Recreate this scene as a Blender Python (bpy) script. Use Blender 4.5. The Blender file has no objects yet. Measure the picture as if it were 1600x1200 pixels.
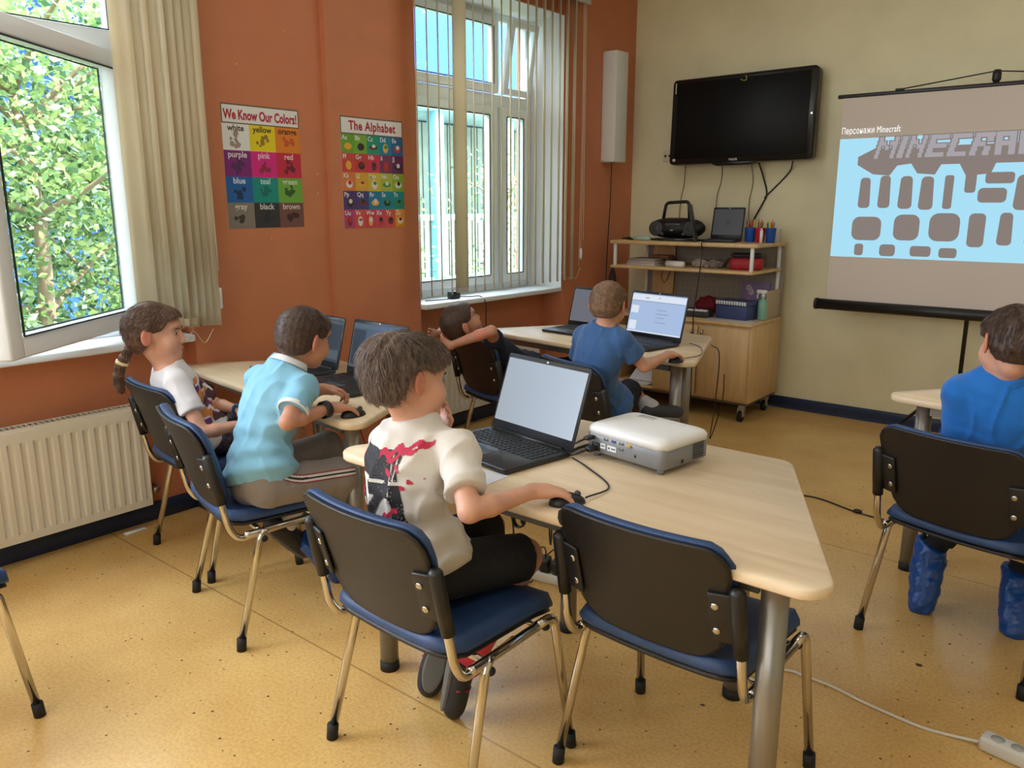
import bpy, bmesh, math, random
import numpy as np
from mathutils import Vector, Matrix, Quaternion
from mathutils.bvhtree import BVHTree
random.seed(7)
SC = bpy.context.scene
COL = SC.collection
PI = math.pi

# ------------------------------------------------------------------ camera, world, lights, exposure
cam_data = bpy.data.cameras.new('camera')
cam_data.sensor_width = 36.0
cam_data.lens = 1250.0 / 1600.0 * 36.0
cam_data.clip_start = 0.05
cam = bpy.data.objects.new('camera', cam_data)
cam.location = (0, 0, 1.5)
cam.rotation_euler = (PI / 2 - math.atan(280 / 1250.0), 0, math.radians(39.3))
COL.objects.link(cam)
SC.camera = cam

world = bpy.data.worlds.new('sky')
SC.world = world
world.use_nodes = True
wn = world.node_tree.nodes
bg = wn['Background']
bg.inputs[0].default_value = (0.74, 0.87, 1.0, 1)
bg.inputs[1].default_value = 6.0

def light(name, kind, loc, rot, energy, color=(1, 1, 1), size=None, size_y=None, portal=False):
    d = bpy.data.lights.new(name, kind)
    d.energy = energy
    d.color = color
    if kind == 'AREA':
        d.shape = 'RECTANGLE'
        d.size = size
        d.size_y = size_y
        if portal:
            d.cycles.is_portal = True
    o = bpy.data.objects.new(name, d)
    o.location = loc
    o.rotation_euler = rot
    COL.objects.link(o)
    return o

sun = light('sun', 'SUN', (0, 0, 9), (0, 0, 0), 9.5, (1.0, 0.96, 0.90))
sun.rotation_euler = Vector((-0.62, -0.30, -0.78)).to_track_quat('-Z', 'Y').to_euler()
sun.data.angle = 0.01
# daylight: portals at the two windows in the picture
light('window_portal', 'AREA', (-3.90, 0.7, 1.8), (0, -PI / 2, 0), 1, size=1.9, size_y=2.4, portal=True)
light('window_portal', 'AREA', (-3.90, 4.15, 1.85), (0, -PI / 2, 0), 1, size=1.9, size_y=1.5, portal=True)
# daylight of the window row further back along the left wall, behind the camera
light('left_window_daylight', 'AREA', (-3.45, -0.55, 1.85), (0, -PI / 2, 0), 60, (0.86, 0.93, 1.0), size=1.7, size_y=1.5)
light('rear_window_daylight', 'AREA', (-0.6, -1.9, 1.9), (PI / 2, 0, 0), 21, (0.88, 0.94, 1.0), size=3.0, size_y=1.5)  # added fill from behind the camera; the rear wall has no window
# added fill from overhead; the room's own lamps are off
for cx, cy in ((-2.4, 1.2), (-2.4, 3.9), (0.2, 1.2), (0.2, 3.9)):
    light('ceiling_lamp_light', 'AREA', (cx, cy, 3.10), (0, 0, 0), 4, (0.90, 0.95, 1.0), size=0.5, size_y=1.1)

vs = SC.view_settings
vs.view_transform = 'Standard'
vs.look = 'None'
vs.gamma = 1.0
vs.use_curve_mapping = False
vs.exposure = 0.80

# ------------------------------------------------------------------ materials
def lin(c):
    return tuple((x / 12.92 if x <= 0.04045 else ((x + 0.055) / 1.055) ** 2.4) for x in (v / 255.0 for v in c))

MATS = {}
def mat(name, rgb, rough=0.5, metal=0.0, spec=0.5, noise=None, bump=None, emit=None, sheen=0.0, coat=0.0, sss=0.0):
    """noise=(scale, amount, (sx,sy,sz))  bump=(scale, strength)"""
    if name in MATS:
        return MATS[name]
    m = bpy.data.materials.new(name)
    m.use_nodes = True
    nt = m.node_tree
    b = nt.nodes['Principled BSDF']
    c = lin(rgb)
    b.inputs['Base Color'].default_value = (*c, 1)
    b.inputs['Roughness'].default_value = rough
    b.inputs['Metallic'].default_value = metal
    b.inputs['Specular IOR Level'].default_value = spec
    if sheen:
        b.inputs['Sheen Weight'].default_value = sheen
    if coat:
        b.inputs['Coat Weight'].default_value = coat
    if sss:
        b.inputs['Subsurface Weight'].default_value = sss
        b.inputs['Subsurface Radius'].default_value = (0.012, 0.005, 0.003)
    if emit:
        b.inputs['Emission Color'].default_value = (*lin(emit[0]), 1)
        b.inputs['Emission Strength'].default_value = emit[1]
    tc = None
    if noise or bump:
        tc = nt.nodes.new('ShaderNodeTexCoord')
    if noise:
        n = nt.nodes.new('ShaderNodeTexNoise')
        n.inputs['Scale'].default_value = noise[0]
        n.inputs['Detail'].default_value = 4
        src = tc.outputs['Object']
        if len(noise) > 2:
            mp = nt.nodes.new('ShaderNodeMapping')
            mp.inputs['Scale'].default_value = noise[2]
            nt.links.new(src, mp.inputs[0])
            src = mp.outputs[0]
        nt.links.new(src, n.inputs['Vector'])
        r = nt.nodes.new('ShaderNodeValToRGB')
        a = noise[1]
        r.color_ramp.elements[0].position = 0.3
        r.color_ramp.elements[1].position = 0.7
        r.color_ramp.elements[0].color = (*[x * (1 - a) for x in c], 1)
        r.color_ramp.elements[1].color = (*[min(1, x * (1 + a)) for x in c], 1)
        nt.links.new(n.outputs['Fac'], r.inputs[0])
        nt.links.new(r.outputs[0], b.inputs['Base Color'])
    if bump:
        n2 = nt.nodes.new('ShaderNodeTexNoise')
        n2.inputs['Scale'].default_value = bump[0]
        n2.inputs['Detail'].default_value = 3
        nt.links.new(tc.outputs['Object'], n2.inputs['Vector'])
        bp = nt.nodes.new('ShaderNodeBump')
        bp.inputs['Strength'].default_value = bump[1]
        bp.inputs['Distance'].default_value = 0.01
        nt.links.new(n2.outputs['Fac'], bp.inputs['Height'])
        nt.links.new(bp.outputs[0], b.inputs['Normal'])
    MATS[name] = m
    return m

def floor_mat():
    m = bpy.data.materials.new('ochre_linoleum')
    m.use_nodes = True
    nt = m.node_tree
    N = nt.nodes
    L = nt.links.new
    b = N['Principled BSDF']
    tc = N.new('ShaderNodeTexCoord')
    def noise(scale, detail):
        n = N.new('ShaderNodeTexNoise')
        n.inputs['Scale'].default_value = scale
        n.inputs['Detail'].default_value = detail
        L(tc.outputs['Object'], n.inputs['Vector'])
        return n
    n1 = noise(3.0, 6)
    n2 = noise(95.0, 5)
    r1 = N.new('ShaderNodeValToRGB')
    r1.color_ramp.elements[0].position = 0.3
    r1.color_ramp.elements[0].color = (*lin((212, 168, 102)), 1)
    r1.color_ramp.elements[1].position = 0.72
    r1.color_ramp.elements[1].color = (*lin((228, 188, 120)), 1)
    L(n1.outputs['Fac'], r1.inputs[0])
    r2 = N.new('ShaderNodeValToRGB')
    r2.color_ramp.elements[0].position = 0.35
    r2.color_ramp.elements[0].color = (0.80, 0.76, 0.70, 1)
    r2.color_ramp.elements[1].position = 0.6
    r2.color_ramp.elements[1].color = (1, 1, 1, 1)
    L(n2.outputs['Fac'], r2.inputs[0])
    mx = N.new('ShaderNodeMixRGB')
    mx.blend_type = 'MULTIPLY'
    mx.inputs[0].default_value = 0.7
    L(r1.outputs[0], mx.inputs[1])
    L(r2.outputs[0], mx.inputs[2])
    # dark flecks
    vo = N.new('ShaderNodeTexVoronoi')
    vo.inputs['Scale'].default_value = 30.0
    L(tc.outputs['Object'], vo.inputs['Vector'])
    sep = N.new('ShaderNodeSeparateColor')
    L(vo.outputs['Color'], sep.inputs[0])
    rad = N.new('ShaderNodeMath')
    rad.operation = 'MULTIPLY'
    rad.inputs[1].default_value = 0.13
    L(sep.outputs[0], rad.inputs[0])
    lt = N.new('ShaderNodeMath')
    lt.operation = 'LESS_THAN'
    L(vo.outputs['Distance'], lt.inputs[0])
    L(rad.outputs[0], lt.inputs[1])
    mx2 = N.new('ShaderNodeMixRGB')
    L(lt.outputs[0], mx2.inputs[0])
    L(mx.outputs[0], mx2.inputs[1])
    mx2.inputs[2].default_value = (*lin((92, 66, 38)), 1)
    # welded seams between the sheets, every two metres across the room
    sx = N.new('ShaderNodeSeparateXYZ')
    L(tc.outputs['Object'], sx.inputs[0])
    ad = N.new('ShaderNodeMath'); ad.operation = 'ADD'; ad.inputs[1].default_value = 50 - 1.52 + 1.0
    L(sx.outputs['Y'], ad.inputs[0])
    md = N.new('ShaderNodeMath'); md.operation = 'MODULO'; md.inputs[1].default_value = 2.0
    L(ad.outputs[0], md.inputs[0])
    sb = N.new('ShaderNodeMath'); sb.operation = 'SUBTRACT'; sb.inputs[1].default_value = 1.0
    L(md.outputs[0], sb.inputs[0])
    ab = N.new('ShaderNodeMath'); ab.operation = 'ABSOLUTE'
    L(sb.outputs[0], ab.inputs[0])
    l2 = N.new('ShaderNodeMath'); l2.operation = 'LESS_THAN'; l2.inputs[1].default_value = 0.0035
    L(ab.outputs[0], l2.inputs[0])
    mx3 = N.new('ShaderNodeMixRGB')
    ml = N.new('ShaderNodeMath'); ml.operation = 'MULTIPLY'; ml.inputs[1].default_value = 0.55
    L(l2.outputs[0], ml.inputs[0])
    L(ml.outputs[0], mx3.inputs[0])
    L(mx2.outputs[0], mx3.inputs[1])
    mx3.inputs[2].default_value = (*lin((128, 92, 50)), 1)
    L(mx3.outputs[0], b.inputs['Base Color'])
    n3 = noise(9.0, 3)
    mr = N.new('ShaderNodeMapRange')
    mr.inputs['To Min'].default_value = 0.16
    mr.inputs['To Max'].default_value = 0.30
    L(n3.outputs['Fac'], mr.inputs['Value'])
    L(mr.outputs[0], b.inputs['Roughness'])
    b.inputs['Specular IOR Level'].default_value = 0.45
    bp = N.new('ShaderNodeBump')
    bp.inputs['Strength'].default_value = 0.06
    bp.inputs['Distance'].default_value = 0.004
    L(n2.outputs['Fac'], bp.inputs['Height'])
    L(bp.outputs[0], b.inputs['Normal'])
    return m

def wood_mat(name, c1, c2, scale=(1.0, 14.0, 14.0), rough=0.38):
    m = bpy.data.materials.new(name)
    m.use_nodes = True
    nt = m.node_tree
    N = nt.nodes
    L = nt.links.new
    b = N['Principled BSDF']
    tc = N.new('ShaderNodeTexCoord')
    mp = N.new('ShaderNodeMapping')
    mp.inputs['Scale'].default_value = scale
    L(tc.outputs['Object'], mp.inputs[0])
    n = N.new('ShaderNodeTexNoise')
    n.inputs['Scale'].default_value = 2.2
    n.inputs['Detail'].default_value = 7
    n.inputs['Distortion'].default_value = 0.6
    L(mp.outputs[0], n.inputs['Vector'])
    r = N.new('ShaderNodeValToRGB')
    r.color_ramp.elements[0].position = 0.32
    r.color_ramp.elements[0].color = (*lin(c1), 1)
    r.color_ramp.elements[1].position = 0.68
    r.color_ramp.elements[1].color = (*lin(c2), 1)
    L(n.outputs['Fac'], r.inputs[0])
    L(r.outputs[0], b.inputs['Base Color'])
    b.inputs['Roughness'].default_value = rough
    b.inputs['Specular IOR Level'].default_value = 0.4
    MATS[name] = m
    return m

def glass_mat():
    m = bpy.data.materials.new('window_glass')
    m.use_nodes = True
    nt = m.node_tree
    N = nt.nodes
    N.remove(N['Principled BSDF'])
    out = N['Material Output']
    tr = N.new('ShaderNodeBsdfTransparent')
    tr.inputs[0].default_value = (0.95, 0.98, 0.97, 1)
    gl = N.new('ShaderNodeBsdfGlossy')
    gl.inputs['Roughness'].default_value = 0.01
    mx = N.new('ShaderNodeMixShader')
    mx.inputs[0].default_value = 0.05
    nt.links.new(tr.outputs[0], mx.inputs[1])
    nt.links.new(gl.outputs[0], mx.inputs[2])
    nt.links.new(mx.outputs[0], out.inputs[0])
    return m

def fabric_translucent(name, rgb, trans=0.35):
    m = bpy.data.materials.new(name)
    m.use_nodes = True
    nt = m.node_tree
    N = nt.nodes
    b = N['Principled BSDF']
    c = lin(rgb)
    b.inputs['Base Color'].default_value = (*c, 1)
    b.inputs['Roughness'].default_value = 0.8
    t = N.new('ShaderNodeBsdfTranslucent')
    t.inputs[0].default_value = (*c, 1)
    mx = N.new('ShaderNodeMixShader')
    mx.inputs[0].default_value = trans
    nt.links.new(b.outputs[0], mx.inputs[1])
    nt.links.new(t.outputs[0], mx.inputs[2])
    nt.links.new(mx.outputs[0], N['Material Output'].inputs[0])
    return m

M_FLOOR = floor_mat()
M_ORANGE = mat('orange_wall_paint', (198, 124, 86), 0.6, noise=(5, 0.05), bump=(140, 0.08))
M_OLIVE = mat('olive_wall_paint', (226, 218, 184), 0.62, noise=(4, 0.05), bump=(140, 0.08))
M_CEIL = mat('ceiling_paint', (232, 230, 224), 0.8)
M_PLAIN = mat('rear_wall_paint', (214, 196, 150), 0.7)
M_WHITE = mat('white_plastic', (232, 234, 236), 0.35)
M_REVEAL = mat('white_reveal_paint', (235, 234, 236), 0.6)
M_NAVY = mat('navy_skirting', (38, 52, 84), 0.45)
M_GLASS = glass_mat()
M_BLIND = fabric_translucent('cream_blind_fabric', (228, 214, 184), 0.4)
M_TABLE = wood_mat('maple_laminate', (222, 196, 160), (236, 214, 182), (1.2, 9.0, 9.0))
M_EDGE = mat('maple_edging', (214, 184, 140), 0.4)
M_CAB = wood_mat('cabinet_maple', (208, 172, 124), (222, 190, 144), (9.0, 9.0, 1.2), 0.45)
M_STEEL = mat('grey_lacquered_steel', (150, 148, 144), 0.35, 0.75)
M_CHROME = mat('chrome', (206, 202, 196), 0.14, 1.0)
M_BLACK = mat('black_plastic', (26, 25, 25), 0.42)
M_SHELL = mat('black_chair_shell', (30, 27, 25), 0.45, bump=(260, 0.12))
M_RUBBER = mat('black_rubber', (20, 20, 20), 0.7)
M_BLUE = mat('blue_upholstery', (40, 66, 108), 0.5, noise=(30, 0.08), bump=(420, 0.12))
M_SCREW = mat('screw_metal', (196, 194, 188), 0.25, 1.0)
M_LAPTOP = mat('laptop_black', (34, 36, 40), 0.35, noise=(6, 0.08))
M_LAPTOPGREY = mat('laptop_graphite', (74, 78, 84), 0.35)
M_KEY = mat('key_black', (20, 21, 24), 0.4)
M_RAD = mat('radiator_enamel', (226, 218, 202), 0.35)

# ------------------------------------------------------------------ mesh helpers
class MB:
    def __init__(self):
        self.v = []
        self.f = []
        self.mi = []
        self.sm = []
    def add(self, vs_, fs, mi=0, smooth=True, M=None):
        o = len(self.v)
        if M is not None:
            vs_ = [M @ Vector(p) for p in vs_]
        self.v.extend([tuple(p) for p in vs_])
        for f in fs:
            self.f.append(tuple(i + o for i in f))
            self.mi.append(mi)
            self.sm.append(smooth)
        return self
    def build(self, name, mats, parent=None, loc=None, rot=None, auto=None):
        me = bpy.data.meshes.new(name)
        me.from_pydata(self.v, [], self.f)
        if not isinstance(mats, (list, tuple)):
            mats = [mats]
        for m in mats:
            me.materials.append(m)
        if len(mats) > 1:
            me.polygons.foreach_set('material_index', self.mi)
        me.polygons.foreach_set('use_smooth', self.sm)
        me.update()
        if auto is not None:
            me.set_sharp_from_angle(angle=math.radians(auto))
        o = bpy.data.objects.new(name, me)
        COL.objects.link(o)
        if parent is not None:
            o.parent = parent
        if loc is not None:
            o.location = loc
        if rot is not None:
            o.rotation_euler = rot
        return o
    # ---- shapes
    def box(self, c, s, mi=0, bev=0.0, seg=2, M=None, smooth=None):
        x, y, z = c
        a, b, d = s[0] / 2, s[1] / 2, s[2] / 2
        if bev <= 0:
            v = [(x - a, y - b, z - d), (x + a, y - b, z - d), (x + a, y + b, z - d), (x - a, y + b, z - d),
                 (x - a, y - b, z + d), (x + a, y - b, z + d), (x + a, y + b, z + d), (x - a, y + b, z + d)]
            f = [(3, 2, 1, 0), (4, 5, 6, 7), (0, 1, 5, 4), (1, 2, 6, 5), (2, 3, 7, 6), (3, 0, 4, 7)]
            return self.add(v, f, mi, False, M)
        bm = bmesh.new()
        bmesh.ops.create_cube(bm, size=1.0)
        for q in bm.verts:
            q.co = Vector((x + q.co.x * s[0], y + q.co.y * s[1], z + q.co.z * s[2]))
        bmesh.ops.bevel(bm, geom=bm.edges[:], offset=min(bev, min(s) * 0.49), segments=seg, profile=0.5, affect='EDGES')
        return self.bm(bm, mi, True if smooth is None else smooth, M)
    def bm(self, bm, mi=0, smooth=True, M=None):
        bm.verts.index_update()
        v = [q.co.copy() for q in bm.verts]
        f = [[q.index for q in fc.verts] for fc in bm.faces]
        bm.free()
        return self.add(v, f, mi, smooth, M)
    def tube(self, pts, r, n=10, mi=0, caps=True, M=None, flat=1.0):
        pts = [Vector(p) for p in pts]
        rs = r if isinstance(r, (list, tuple)) else [r] * len(pts)
        t0 = (pts[1] - pts[0]).normalized()
        up = Vector((0, 0, 1)) if abs(t0.z) < 0.9 else Vector((0, 1, 0))
        nrm = t0.cross(up).normalized()
        v = []
        f = []
        prev = t0
        for i, p in enumerate(pts):
            if i == 0:
                t = t0
            elif i == len(pts) - 1:
                t = (pts[i] - pts[i - 1]).normalized()
            else:
                t = ((pts[i + 1] - p).normalized() + (p - pts[i - 1]).normalized())
                t = t.normalized() if t.length > 1e-6 else prev
            q = prev.rotation_difference(t)
            nrm = (q @ nrm)
            nrm = (nrm - t * nrm.dot(t)).normalized()
            bn = t.cross(nrm)
            for k in range(n):
                a = 2 * PI * k / n
                v.append(p + nrm * (math.cos(a) * rs[i]) + bn * (math.sin(a) * rs[i] * flat))
            prev = t
        for i in range(len(pts) - 1):
            for k in range(n):
                k2 = (k + 1) % n
                f.append((i * n + k, i * n + k2, (i + 1) * n + k2, (i + 1) * n + k))
        if caps:
            f.append(tuple(range(n - 1, -1, -1)))
            f.append(tuple((len(pts) - 1) * n + k for k in range(n)))
        return self.add(v, f, mi, True, M)
    def cyl(self, a, b, r, n=20, mi=0, M=None, r2=None):
        return self.tube([a, b], [r, r if r2 is None else r2], n, mi, True, M)
    def lathe(self, prof, n=24, mi=0, M=None):
        v = []
        f = []
        for r, z in prof:
            for k in range(n):
                a = 2 * PI * k / n
                v.append((r * math.cos(a), r * math.sin(a), z))
        for i in range(len(prof) - 1):
            for k in range(n):
                k2 = (k + 1) % n
                f.append((i * n + k, i * n + k2, (i + 1) * n + k2, (i + 1) * n + k))
        f.append(tuple(range(n - 1, -1, -1)))
        f.append(tuple((len(prof) - 1) * n + k for k in range(n)))
        return self.add(v, f, mi, True, M)
    def ell(self, c, r, mi=0, M=None, n=14):
        bm = bmesh.new()
        bmesh.ops.create_uvsphere(bm, u_segments=n, v_segments=max(6, n * 2 // 3), radius=1.0)
        for q in bm.verts:
            q.co = Vector((c[0] + q.co.x * r[0], c[1] + q.co.y * r[1], c[2] + q.co.z * r[2]))
        return self.bm(bm, mi, True, M)
    def rings(self, rings, mi=0, M=None, caps=True, smooth=True):
        n = len(rings[0])
        v = [p for r in rings for p in r]
        f = []
        for i in range(len(rings) - 1):
            for k in range(n):
                k2 = (k + 1) % n
                f.append((i * n + k, i * n + k2, (i + 1) * n + k2, (i + 1) * n + k))
        if caps:
            f.append(tuple(range(n - 1, -1, -1)))
            f.append(tuple((len(rings) - 1) * n + k for k in range(n)))
        return self.add(v, f, mi, smooth, M)
    def slab(self, poly, z0, z1, r=0.03, e=0.004, seg=5, mi=0, M=None):
        """rounded convex polygon (counter-clockwise) with softened edges"""
        R = []
        for z, ins in ((z0, e), (z0 + e, 0), (z1 - e, 0), (z1, e)):
            pp = round_poly(offset_poly(poly, ins), max(r - ins, 0.001), seg)
            R.append([(x, y, z) for x, y in pp])
        return self.rings(R, mi, M)
    def quad(self, a, b, c, d, mi=0, M=None):
        return self.add([a, b, c, d], [(0, 1, 2, 3)], mi, False, M)

def offset_poly(poly, d):
    if d == 0:
        return list(poly)
    out = []
    n = len(poly)
    for i in range(n):
        p0, p1, p2 = Vector(poly[i - 1]), Vector(poly[i]), Vector(poly[(i + 1) % n])
        e1, e2 = (p1 - p0).normalized(), (p2 - p1).normalized()
        n1, n2 = Vector((-e1.y, e1.x)), Vector((-e2.y, e2.x))
        bis = n1 + n2
        out.append(tuple(p1 + bis * (d / max(0.2, 0.5 * bis.dot(bis)))))
    return out

def round_poly(poly, r, seg=5):
    out = []
    n = len(poly)
    for i in range(n):
        p0, p1, p2 = Vector(poly[i - 1]), Vector(poly[i]), Vector(poly[(i + 1) % n])
        a, b = (p0 - p1).normalized(), (p2 - p1).normalized()
        ang = a.angle(b)
        d = min(r / math.tan(ang / 2), (p0 - p1).length * 0.49, (p2 - p1).length * 0.49)
        rr = d * math.tan(ang / 2)
        cc = p1 + (a + b).normalized() * (rr / math.sin(ang / 2))
        s, e = p1 + a * d - cc, p1 + b * d - cc
        a0 = math.atan2(s.y, s.x)
        a1 = math.atan2(e.y, e.x)
        da = (a1 - a0 + PI) % (2 * PI) - PI
        for k in range(seg + 1):
            t = a0 + da * k / seg
            out.append((cc.x + rr * math.cos(t), cc.y + rr * math.sin(t)))
    return out

def bend(pts, r, seg=6):
    """polyline with rounded corners"""
    pts = [Vector(p) for p in pts]
    out = [pts[0]]
    for i in range(1, len(pts) - 1):
        p = pts[i]
        a, b = (pts[i - 1] - p), (pts[i + 1] - p)
        d = min(r, a.length * 0.45, b.length * 0.45)
        s, e = p + a.normalized() * d, p + b.normalized() * d
        for k in range(seg + 1):
            t = k / seg
            out.append(s * (1 - t) ** 2 + p * 2 * t * (1 - t) + e * t * t)
    out.append(pts[-1])
    return out

def spline(pts, seg=8):
    """Catmull-Rom through the points"""
    P = [Vector(p) for p in pts]
    P = [P[0] * 2 - P[1]] + P + [P[-1] * 2 - P[-2]]
    out = []
    for i in range(1, len(P) - 2):
        for k in range(seg):
            t = k / seg
            p0, p1, p2, p3 = P[i - 1], P[i], P[i + 1], P[i + 2]
            out.append(0.5 * ((2 * p1) + (p2 - p0) * t + (2 * p0 - 5 * p1 + 4 * p2 - p3) * t * t + (3 * p1 - p0 - 3 * p2 + p3) * t ** 3))
    out.append(P[-2])
    return out

def tag(o, label=None, cat=None, group=None, kind=None):
    if label: o['label'] = label
    if cat: o['category'] = cat
    if group: o['group'] = group
    if kind: o['kind'] = kind
    return o

def thing(name, label, cat, loc=(0, 0, 0), rz=0.0, group=None):
    o = bpy.data.objects.new(name, None)
    o.empty_display_size = 0.1
    o.location = loc
    o.rotation_euler = (0, 0, rz)
    COL.objects.link(o)
    return tag(o, label, cat, group)

def struct(o):
    o['kind'] = 'structure'
    return o

def dup(o, parent=None):
    c = o.copy()
    COL.objects.link(c)
    if parent is not None:
        c.parent = parent
    for ch in list(o.children):
        dup(ch, c)
    return c

def text_mb(body, size, M, mb=None, mi=0, align='LEFT', extrude=0.0, bold=0.0, spacing=1.0):
    cu = bpy.data.curves.new('lettering', 'FONT')
    cu.body = body
    cu.size = size
    cu.align_x = align
    cu.resolution_u = 3
    cu.extrude = extrude
    cu.offset = bold
    cu.space_character = spacing
    ob = bpy.data.objects.new('lettering', cu)
    COL.objects.link(ob)
    dg = bpy.context.evaluated_depsgraph_get()
    me = bpy.data.meshes.new_from_object(ob.evaluated_get(dg))
    mb = mb or MB()
    mb.add([v.co for v in me.vertices], [tuple(p.vertices) for p in me.polygons], mi, False, M)
    bpy.data.objects.remove(ob)
    bpy.data.curves.remove(cu)
    bpy.data.meshes.remove(me)
    return mb

def frame_m(origin, ux, uy):
    ux = Vector(ux).normalized()
    uy = Vector(uy).normalized()
    uz = ux.cross(uy)
    m = Matrix((( ux.x, uy.x, uz.x, origin[0]), (ux.y, uy.y, uz.y, origin[1]), (ux.z, uy.z, uz.z, origin[2]), (0, 0, 0, 1)))
    return m

# ================================================================== ROOM SHELL
XW = -3.68        # wall plane under and over the windows
XP = -3.54        # face of the piers between the windows
YB = 5.85
HC = 3.2
b = MB(); b.box((-0.4, 1.9, -0.05), (6.9, 8.1, 0.1)); struct(b.build('floor', M_FLOOR))
b = MB(); b.box((-0.4, 1.9, HC + 0.05), (7.2, 8.3, 0.1)); struct(b.build('ceiling', M_CEIL))
def wbox(x0, x1, y0, y1, z0, z1, name='wall_left', material=None):
    w = MB()
    w.box(((x0 + x1) / 2, (y0 + y1) / 2, (z0 + z1) / 2), (x1 - x0, y1 - y0, z1 - z0))
    return struct(w.build(name, material or M_ORANGE))
XO = -3.95
W1A, W1B = -0.45, 1.88          # first window opening
W2A, W2B = 3.44, 4.88           # second window opening
ZS, ZT = 0.87, 2.79
wbox(XO, XW, -2.2, W1A, 0, HC)
wbox(XO, XW, W1A, 1.97, 0, ZS)
wbox(XO, XW, W1A, 1.97, ZT, HC)
wbox(XO, -3.66, W1B, 1.97, ZS, ZT)
wbox(XO, -3.575, 1.97, 2.80, 0, HC)             # pier, first panel
wbox(XO, XP, 2.80, W2A, 0, HC)                  # pier, second panel a little proud
wbox(XO, -3.70, W2A, W2B, 0, ZS)
wbox(XO, XP + 0.03, W2A, W2B, ZT, HC)
wbox(XO, -3.52, W2B, YB + 0.1, 0, HC)
wbox(-3.95, 3.1, YB, YB + 0.12, 0, HC, 'wall_back', M_OLIVE)
wbox(3.0, 3.12, -2.2, YB, 0, HC, 'wall_right', M_OLIVE)
wbox(-3.95, 3.1, -2.2, -2.08, 0, HC, 'wall_rear', M_PLAIN)

# white reveals of the two window niches
w = MB()
w.add([(-3.52, W2B, ZS), (-3.52, W2B, ZT), (-3.84, 4.80, ZT - 0.03), (-3.84, 4.80, ZS)], [(0, 1, 2, 3)], 0, False)
w.add([(-3.52, W2A, ZT - 0.002), (-3.52, W2B, ZT - 0.002), (-3.84, 4.80, ZT - 0.03), (-3.84, W2A + 0.05, ZT - 0.03)], [(3, 2, 1, 0)], 0, False)
w.add([(XP, W2A + 0.002, ZS), (XP, W2A + 0.002, ZT), (-3.84, W2A + 0.05, ZT), (-3.84, W2A + 0.05, ZS)], [(3, 2, 1, 0)], 0, False)
struct(w.build('trim_1', M_REVEAL))
w = MB()
w.add([(-3.655, W1B - 0.002, ZS), (-3.655, W1B - 0.002, ZT), (-3.84, W1B - 0.05, ZT), (-3.84, W1B - 0.05, ZS)], [(0, 1, 2, 3)], 0, False)
w.add([(-3.68, W1A, ZT - 0.002), (-3.68, W1B, ZT - 0.002), (-3.84, W1B, ZT - 0.03), (-3.84, W1A, ZT - 0.03)], [(3, 2, 1, 0)], 0, False)
struct(w.build('trim_2', M_REVEAL))

# sills
s = MB(); s.box((-3.70, 0.745, 0.885), (0.34, 2.41, 0.034), 0, 0.008); struct(s.build('trim_3', M_WHITE))
s = MB(); s.box((-3.67, 4.155, 0.885), (0.34, 1.42, 0.034), 0, 0.008); struct(s.build('trim_4', M_WHITE))

# skirting boards
s = MB()
def sk(x0, y0, x1, y1):
    s.box(((x0 + x1) / 2, (y0 + y1) / 2, 0.045), (abs(x1 - x0) + 0.014, abs(y1 - y0) + 0.014, 0.09), 0, 0.004, 1)
sk(XW + 0.007, -2.0, XW + 0.007, 1.96)
sk(XW + 0.007, 1.963, -3.56, 1.963)
sk(-3.568, 1.97, -3.568, 2.80)
sk(XP + 0.007, 2.80, XP + 0.007, W2A)
sk(-3.693, W2A, -3.693, W2B)
sk(-3.513, W2B, -3.513, YB - 0.01)
struct(s.build('baseboard_left', M_NAVY))
s = MB(); s.box((-0.25, YB - 0.007, 0.045), (6.5, 0.014, 0.09), 0, 0.004, 1); struct(s.build('baseboard_back', M_NAVY))

# ------------------------------------------------------------------ windows
GASKET = mat('dark_gasket', (40, 42, 44), 0.6)
def frame_rect(mb, wdt, h, t, depth, mi=0, bev=0.008):
    """rectangular frame in local x (width) / z (height), depth along y, origin at lower left"""
    mb.box((t / 2, 0, h / 2), (t, depth, h), mi, bev)
    mb.box((wdt - t / 2, 0, h / 2), (t, depth, h), mi, bev)
    mb.box((wdt / 2, 0, t / 2), (wdt - 2 * t + 0.004, depth * 0.98, t), mi, bev)
    mb.box((wdt / 2, 0, h - t / 2), (wdt - 2 * t + 0.004, depth * 0.98, t), mi, bev)

def gasket_rect(mb, x0, x1, z0, z1, y, mi=0, t=0.005):
    for xx in (x0, x1):
        mb.box((xx, y, (z0 + z1) / 2), (t, 0.006, z1 - z0), mi)
    for zz in (z0, z1):
        mb.box(((x0 + x1) / 2, y, zz), (x1 - x0, 0.006, t), mi)

RZ = math.radians(90)     # window-local x runs along world +Y, local -y faces the room (+X)
# window 1: fixed outer frame, transom, upper light; the lower sash stands open into the room
win1 = struct(thing('window_1', None, None, (-3.80, -0.45, 0.90), RZ))
m = MB(); frame_rect(m, 2.31, 1.87, 0.06, 0.07)
m.box((1.155, 0, 1.305), (2.2, 0.07, 0.09), 0, 0.008)
m.box((1.29, 0, 0.62), (0.07, 0.07, 1.24), 0, 0.008)
m.box((1.29, 0, 1.60), (0.07, 0.07, 0.54), 0, 0.008)
m.build('frame', M_WHITE, win1)
m = MB(); m.box((0.65, 0.0, 0.66), (1.2, 0.012, 1.2)); m.box((0.65, 0, 1.6), (1.2, 0.012, 0.5)); m.box((1.79, 0, 1.6), (0.94, 0.012, 0.5))
m.build('glass', M_GLASS, win1)
m = MB(); gasket_rect(m, 1.327, 2.248, 1.352, 1.808, -0.034); m.build('gasket', GASKET, win1)
sash = struct(thing('window_2', None, None, (-3.745, 1.80, 0.955), 0))
ang = math.radians(36.5)
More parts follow.
